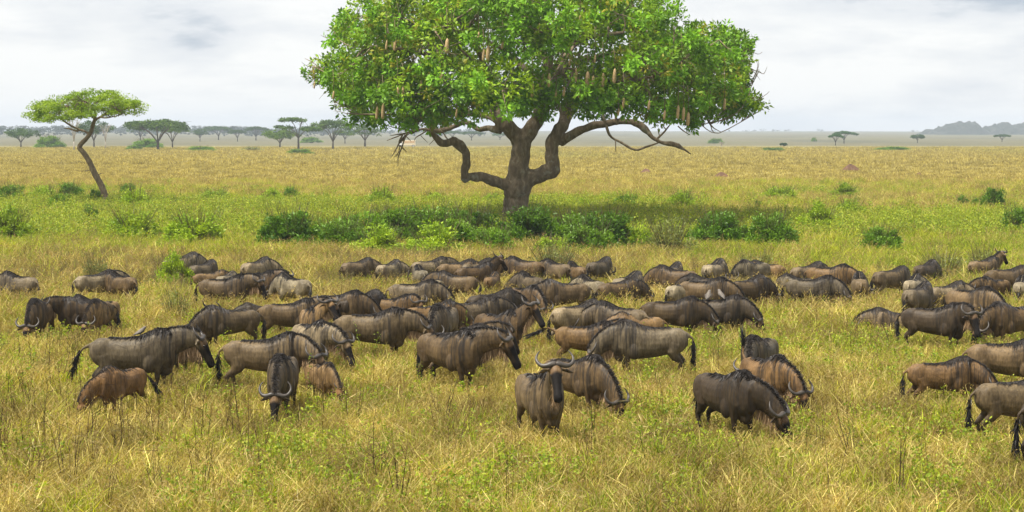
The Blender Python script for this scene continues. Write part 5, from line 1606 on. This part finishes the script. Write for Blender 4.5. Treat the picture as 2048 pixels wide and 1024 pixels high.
sc = sc * (.50 + .48 * fnoise(x, y, 3.0, 50) + .42 * fnoise(x, y, .9, 51))
for fx_, fy_, s_f in FT_:
    near = (np.abs(x - fx_) < 1.3) & (y - fy_ < 1.0) & (y - fy_ > -2.0)
    sc[near] *= .92
rng = np.random.default_rng(60)
gn = greenness(x, y); pick = rng.random(len(x))
isg = pick < gn * .78
dry = (~isg) & (rng.random(len(x)) < .06 + .42 * sstep(.58, .74, fnoise(x, y, 2.4, 70)))
def pts(m): return np.stack([x[m], y[m], ground_z(x[m], y[m])], 1)
scatter('straw_grass', 'dry straw coloured grass standing knee high across the foreground', STRAWS, STRAW, pts(~isg & ~dry), sc[~isg & ~dry])
scatter('brown_grass', 'patches of brown dead grass among the straw', DRYB, STRAW, pts(dry), sc[dry])
scatter('green_grass', 'fresh green grass mixed into the straw and thick in the meadow', GREENS, GREENG, pts(isg), sc[isg])
# golden plain beyond the trees
xa, ya, rng = field(125, 320, 1.0, 5); xb, yb, rng = field(320, 610, .28, 6)
x, y = np.concatenate([xa, xb]), np.concatenate([ya, yb])
sc = np.where(y < 300, 2.0, 3.2) * np.random.default_rng(8).uniform(.6, 1.2, len(x))
keep = np.random.default_rng(9).random(len(x)) < (.3 + .7 * sstep(.35, .6, fnoise(x, y * .5, 12, 80))) * sstep(125, 200, y)
x, y, sc = x[keep], y[keep], sc[keep]
GOLD = [blade_tuft(300 + i, 40, .5, .12, .30, .03, (.29, .245, .06), (.53, .47, .19), .5) for i in range(4)]
scatter('golden_grass', 'golden grass covering the plain behind the sausage tree', GOLD, STRAW, pts(np.ones(len(x), bool)), np.stack([sc, sc, sc * .8], 1), tilt=.05)
# green leafy weeds
xs, ys_ = [], []
for y0, y1, dn in ((25, 50, 4.2), (50, 94, 3.0), (94, 165, 2.6)):
    x, y, rng = field(y0, y1, dn, int(y0) + 500); xs.append(x); ys_.append(y)
x, y = np.concatenate(xs), np.concatenate(ys_)
rng = np.random.default_rng(61)
pr = .12 + .75 * sstep(.50, .68, fnoise(x, y * .7, 3.2, 90)) + .5 * greenness(x, y) * sstep(66, 98, y)
pr = pr * (1 - sstep(108, 160, y + (fnoise(x * .6, y, 18, 41) - .5) * 110))
k_ = (rng.random(len(x)) < pr) & clear_of_animals(x, y, 1.0, .36)
x, y = x[k_], y[k_]
WEEDS = [weed_clump(400 + i, 5 + i % 3, .58, .062, (.14, .24, .015), (.43, .48, .045), .2, 24) for i in range(5)]
scatter('green_weeds', 'small leafy yellow green weeds sprinkled through the grass', WEEDS, WEED, pts(np.ones(len(x), bool)), np.random.default_rng(3).uniform(.6, 1.25, len(x)) * np.where(y > 88, 1.75, 1))
# pale feathery dry weeds: thickest between the animals and the thicket, left half
x, y, rng = field(54, 101, 3.4, 901)
px_ = x / y * 3600 + 1024; py_ = 262 + 5.7 * 3600 / y
pr = .9 * sstep(0, 60, px_) * (1 - sstep(300, 420, px_)) * sstep(520, 545, py_) * (1 - sstep(580, 620, py_)) \
   + .95 * sstep(600, 680, px_) * (1 - sstep(850, 930, px_)) * sstep(520, 540, py_) * (1 - sstep(590, 625, py_)) \
   + .35 * sstep(1040, 1100, px_) * (1 - sstep(1200, 1260, px_)) * sstep(530, 550, py_) * (1 - sstep(580, 600, py_)) + .08 + .16 * sstep(535, 550, py_) * (1 - sstep(590, 640, py_))
k_ = (rng.random(len(x)) < pr) & clear_of_animals(x, y, 1.1, .4)
x, y = x[k_], y[k_]
FEA = [weed_clump(450 + i, 9, .95, .028, (.20, .17, .09), (.36, .31, .16), .3, 34) for i in range(3)] + [twig_clump(470 + i, 9, .95, (.17, .13, .09), .005, 6) for i in range(2)]
scatter('dry_weeds', 'pale brown feathery dead weeds between the herd and the thicket', FEA, WEED, pts(np.ones(len(x), bool)), np.random.default_rng(4).uniform(.65, 1.15, len(x)))
# thin dark dead stems in the foreground
x, y, rng = field(25.5, 66, 2.0, 902)
px_ = x / y * 3600 + 1024
pr = .12 + .85 * (1 - sstep(250, 640, px_)) * (1 - sstep(40, 52, y)) + .2 * (1 - sstep(32, 44, y))
k_ = (rng.random(len(x)) < pr) & clear_of_animals(x, y, 1.1, .4)
x, y = x[k_], y[k_]
TW = [twig_clump(500 + i, 1 + i % 3, 1.4, (.06, .04, .026), .0075, 1 + i % 2, .045, .22) for i in range(7)]
scatter('dead_stems', 'thin dark dead stems sticking up in the foreground grass', TW, TWIG, pts(np.ones(len(x), bool)), np.random.default_rng(5).uniform(.55, 1.15, len(x)), tilt=.12)

# tangles of fallen pale stems lying in the grass
x, y, rng = field(25, 75, 2.2, 903)
k_ = (rng.random(len(x)) < .25 + .75 * sstep(.5, .7, fnoise(x, y, 2.0, 95))) & clear_of_animals(x, y, .9, .3)
x, y = x[k_], y[k_]
def tangle(seed, n=26):
    rng = np.random.default_rng(seed)
    C = rng.normal(size=(n, 3)) * np.array([.16, .16, .07]) + np.array([0, 0, .24]); C[:, 2] = np.abs(C[:, 2])
    D = unit(rng.normal(size=(n, 3)) * np.array([1, 1, .42])); N = unit(rng.normal(size=(n, 3)) + np.array([0, 0, .6])); N = unit(N - D * (N * D).sum(1, keepdims=True))
    V, Fc = leaf_quads(C, D, N, rng.uniform(.14, .40, n), rng.uniform(.006, .011, n), .08)
    return V, Fc, np.repeat(np.array([[.40, .33, .16]]) * rng.uniform(.5, 1.25, (n, 1)), 4, 0)
scatter('fallen_stems', 'tangles of pale fallen stems caught in the grass', [tangle(600 + i) for i in range(4)], TWIG, pts(np.ones(len(x), bool)), np.random.default_rng(6).uniform(.7, 1.3, len(x)))

# ================================================================== HAZE
g = Geo()
g.box(-3300, 3300, -120, 4700, -4, 40)
hz = make_mesh('haze', g.v, g.f)
hm = bpy.data.materials.new('air'); hm.use_nodes = True
t = hm.node_tree; t.nodes.clear()
o_ = t.nodes.new('ShaderNodeOutputMaterial'); pv = t.nodes.new('ShaderNodeVolumePrincipled')
pv.inputs['Color'].default_value = (.70, .79, .90, 1)
pv.inputs['Density'].default_value = 0.00023
pv.inputs['Anisotropy'].default_value = 0.0
t.links.new(pv.outputs[0], o_.inputs['Volume'])
hz.materials.append(hm)
tag(link('haze', hz), 'thin bluish haze over the plain', kind='stuff')
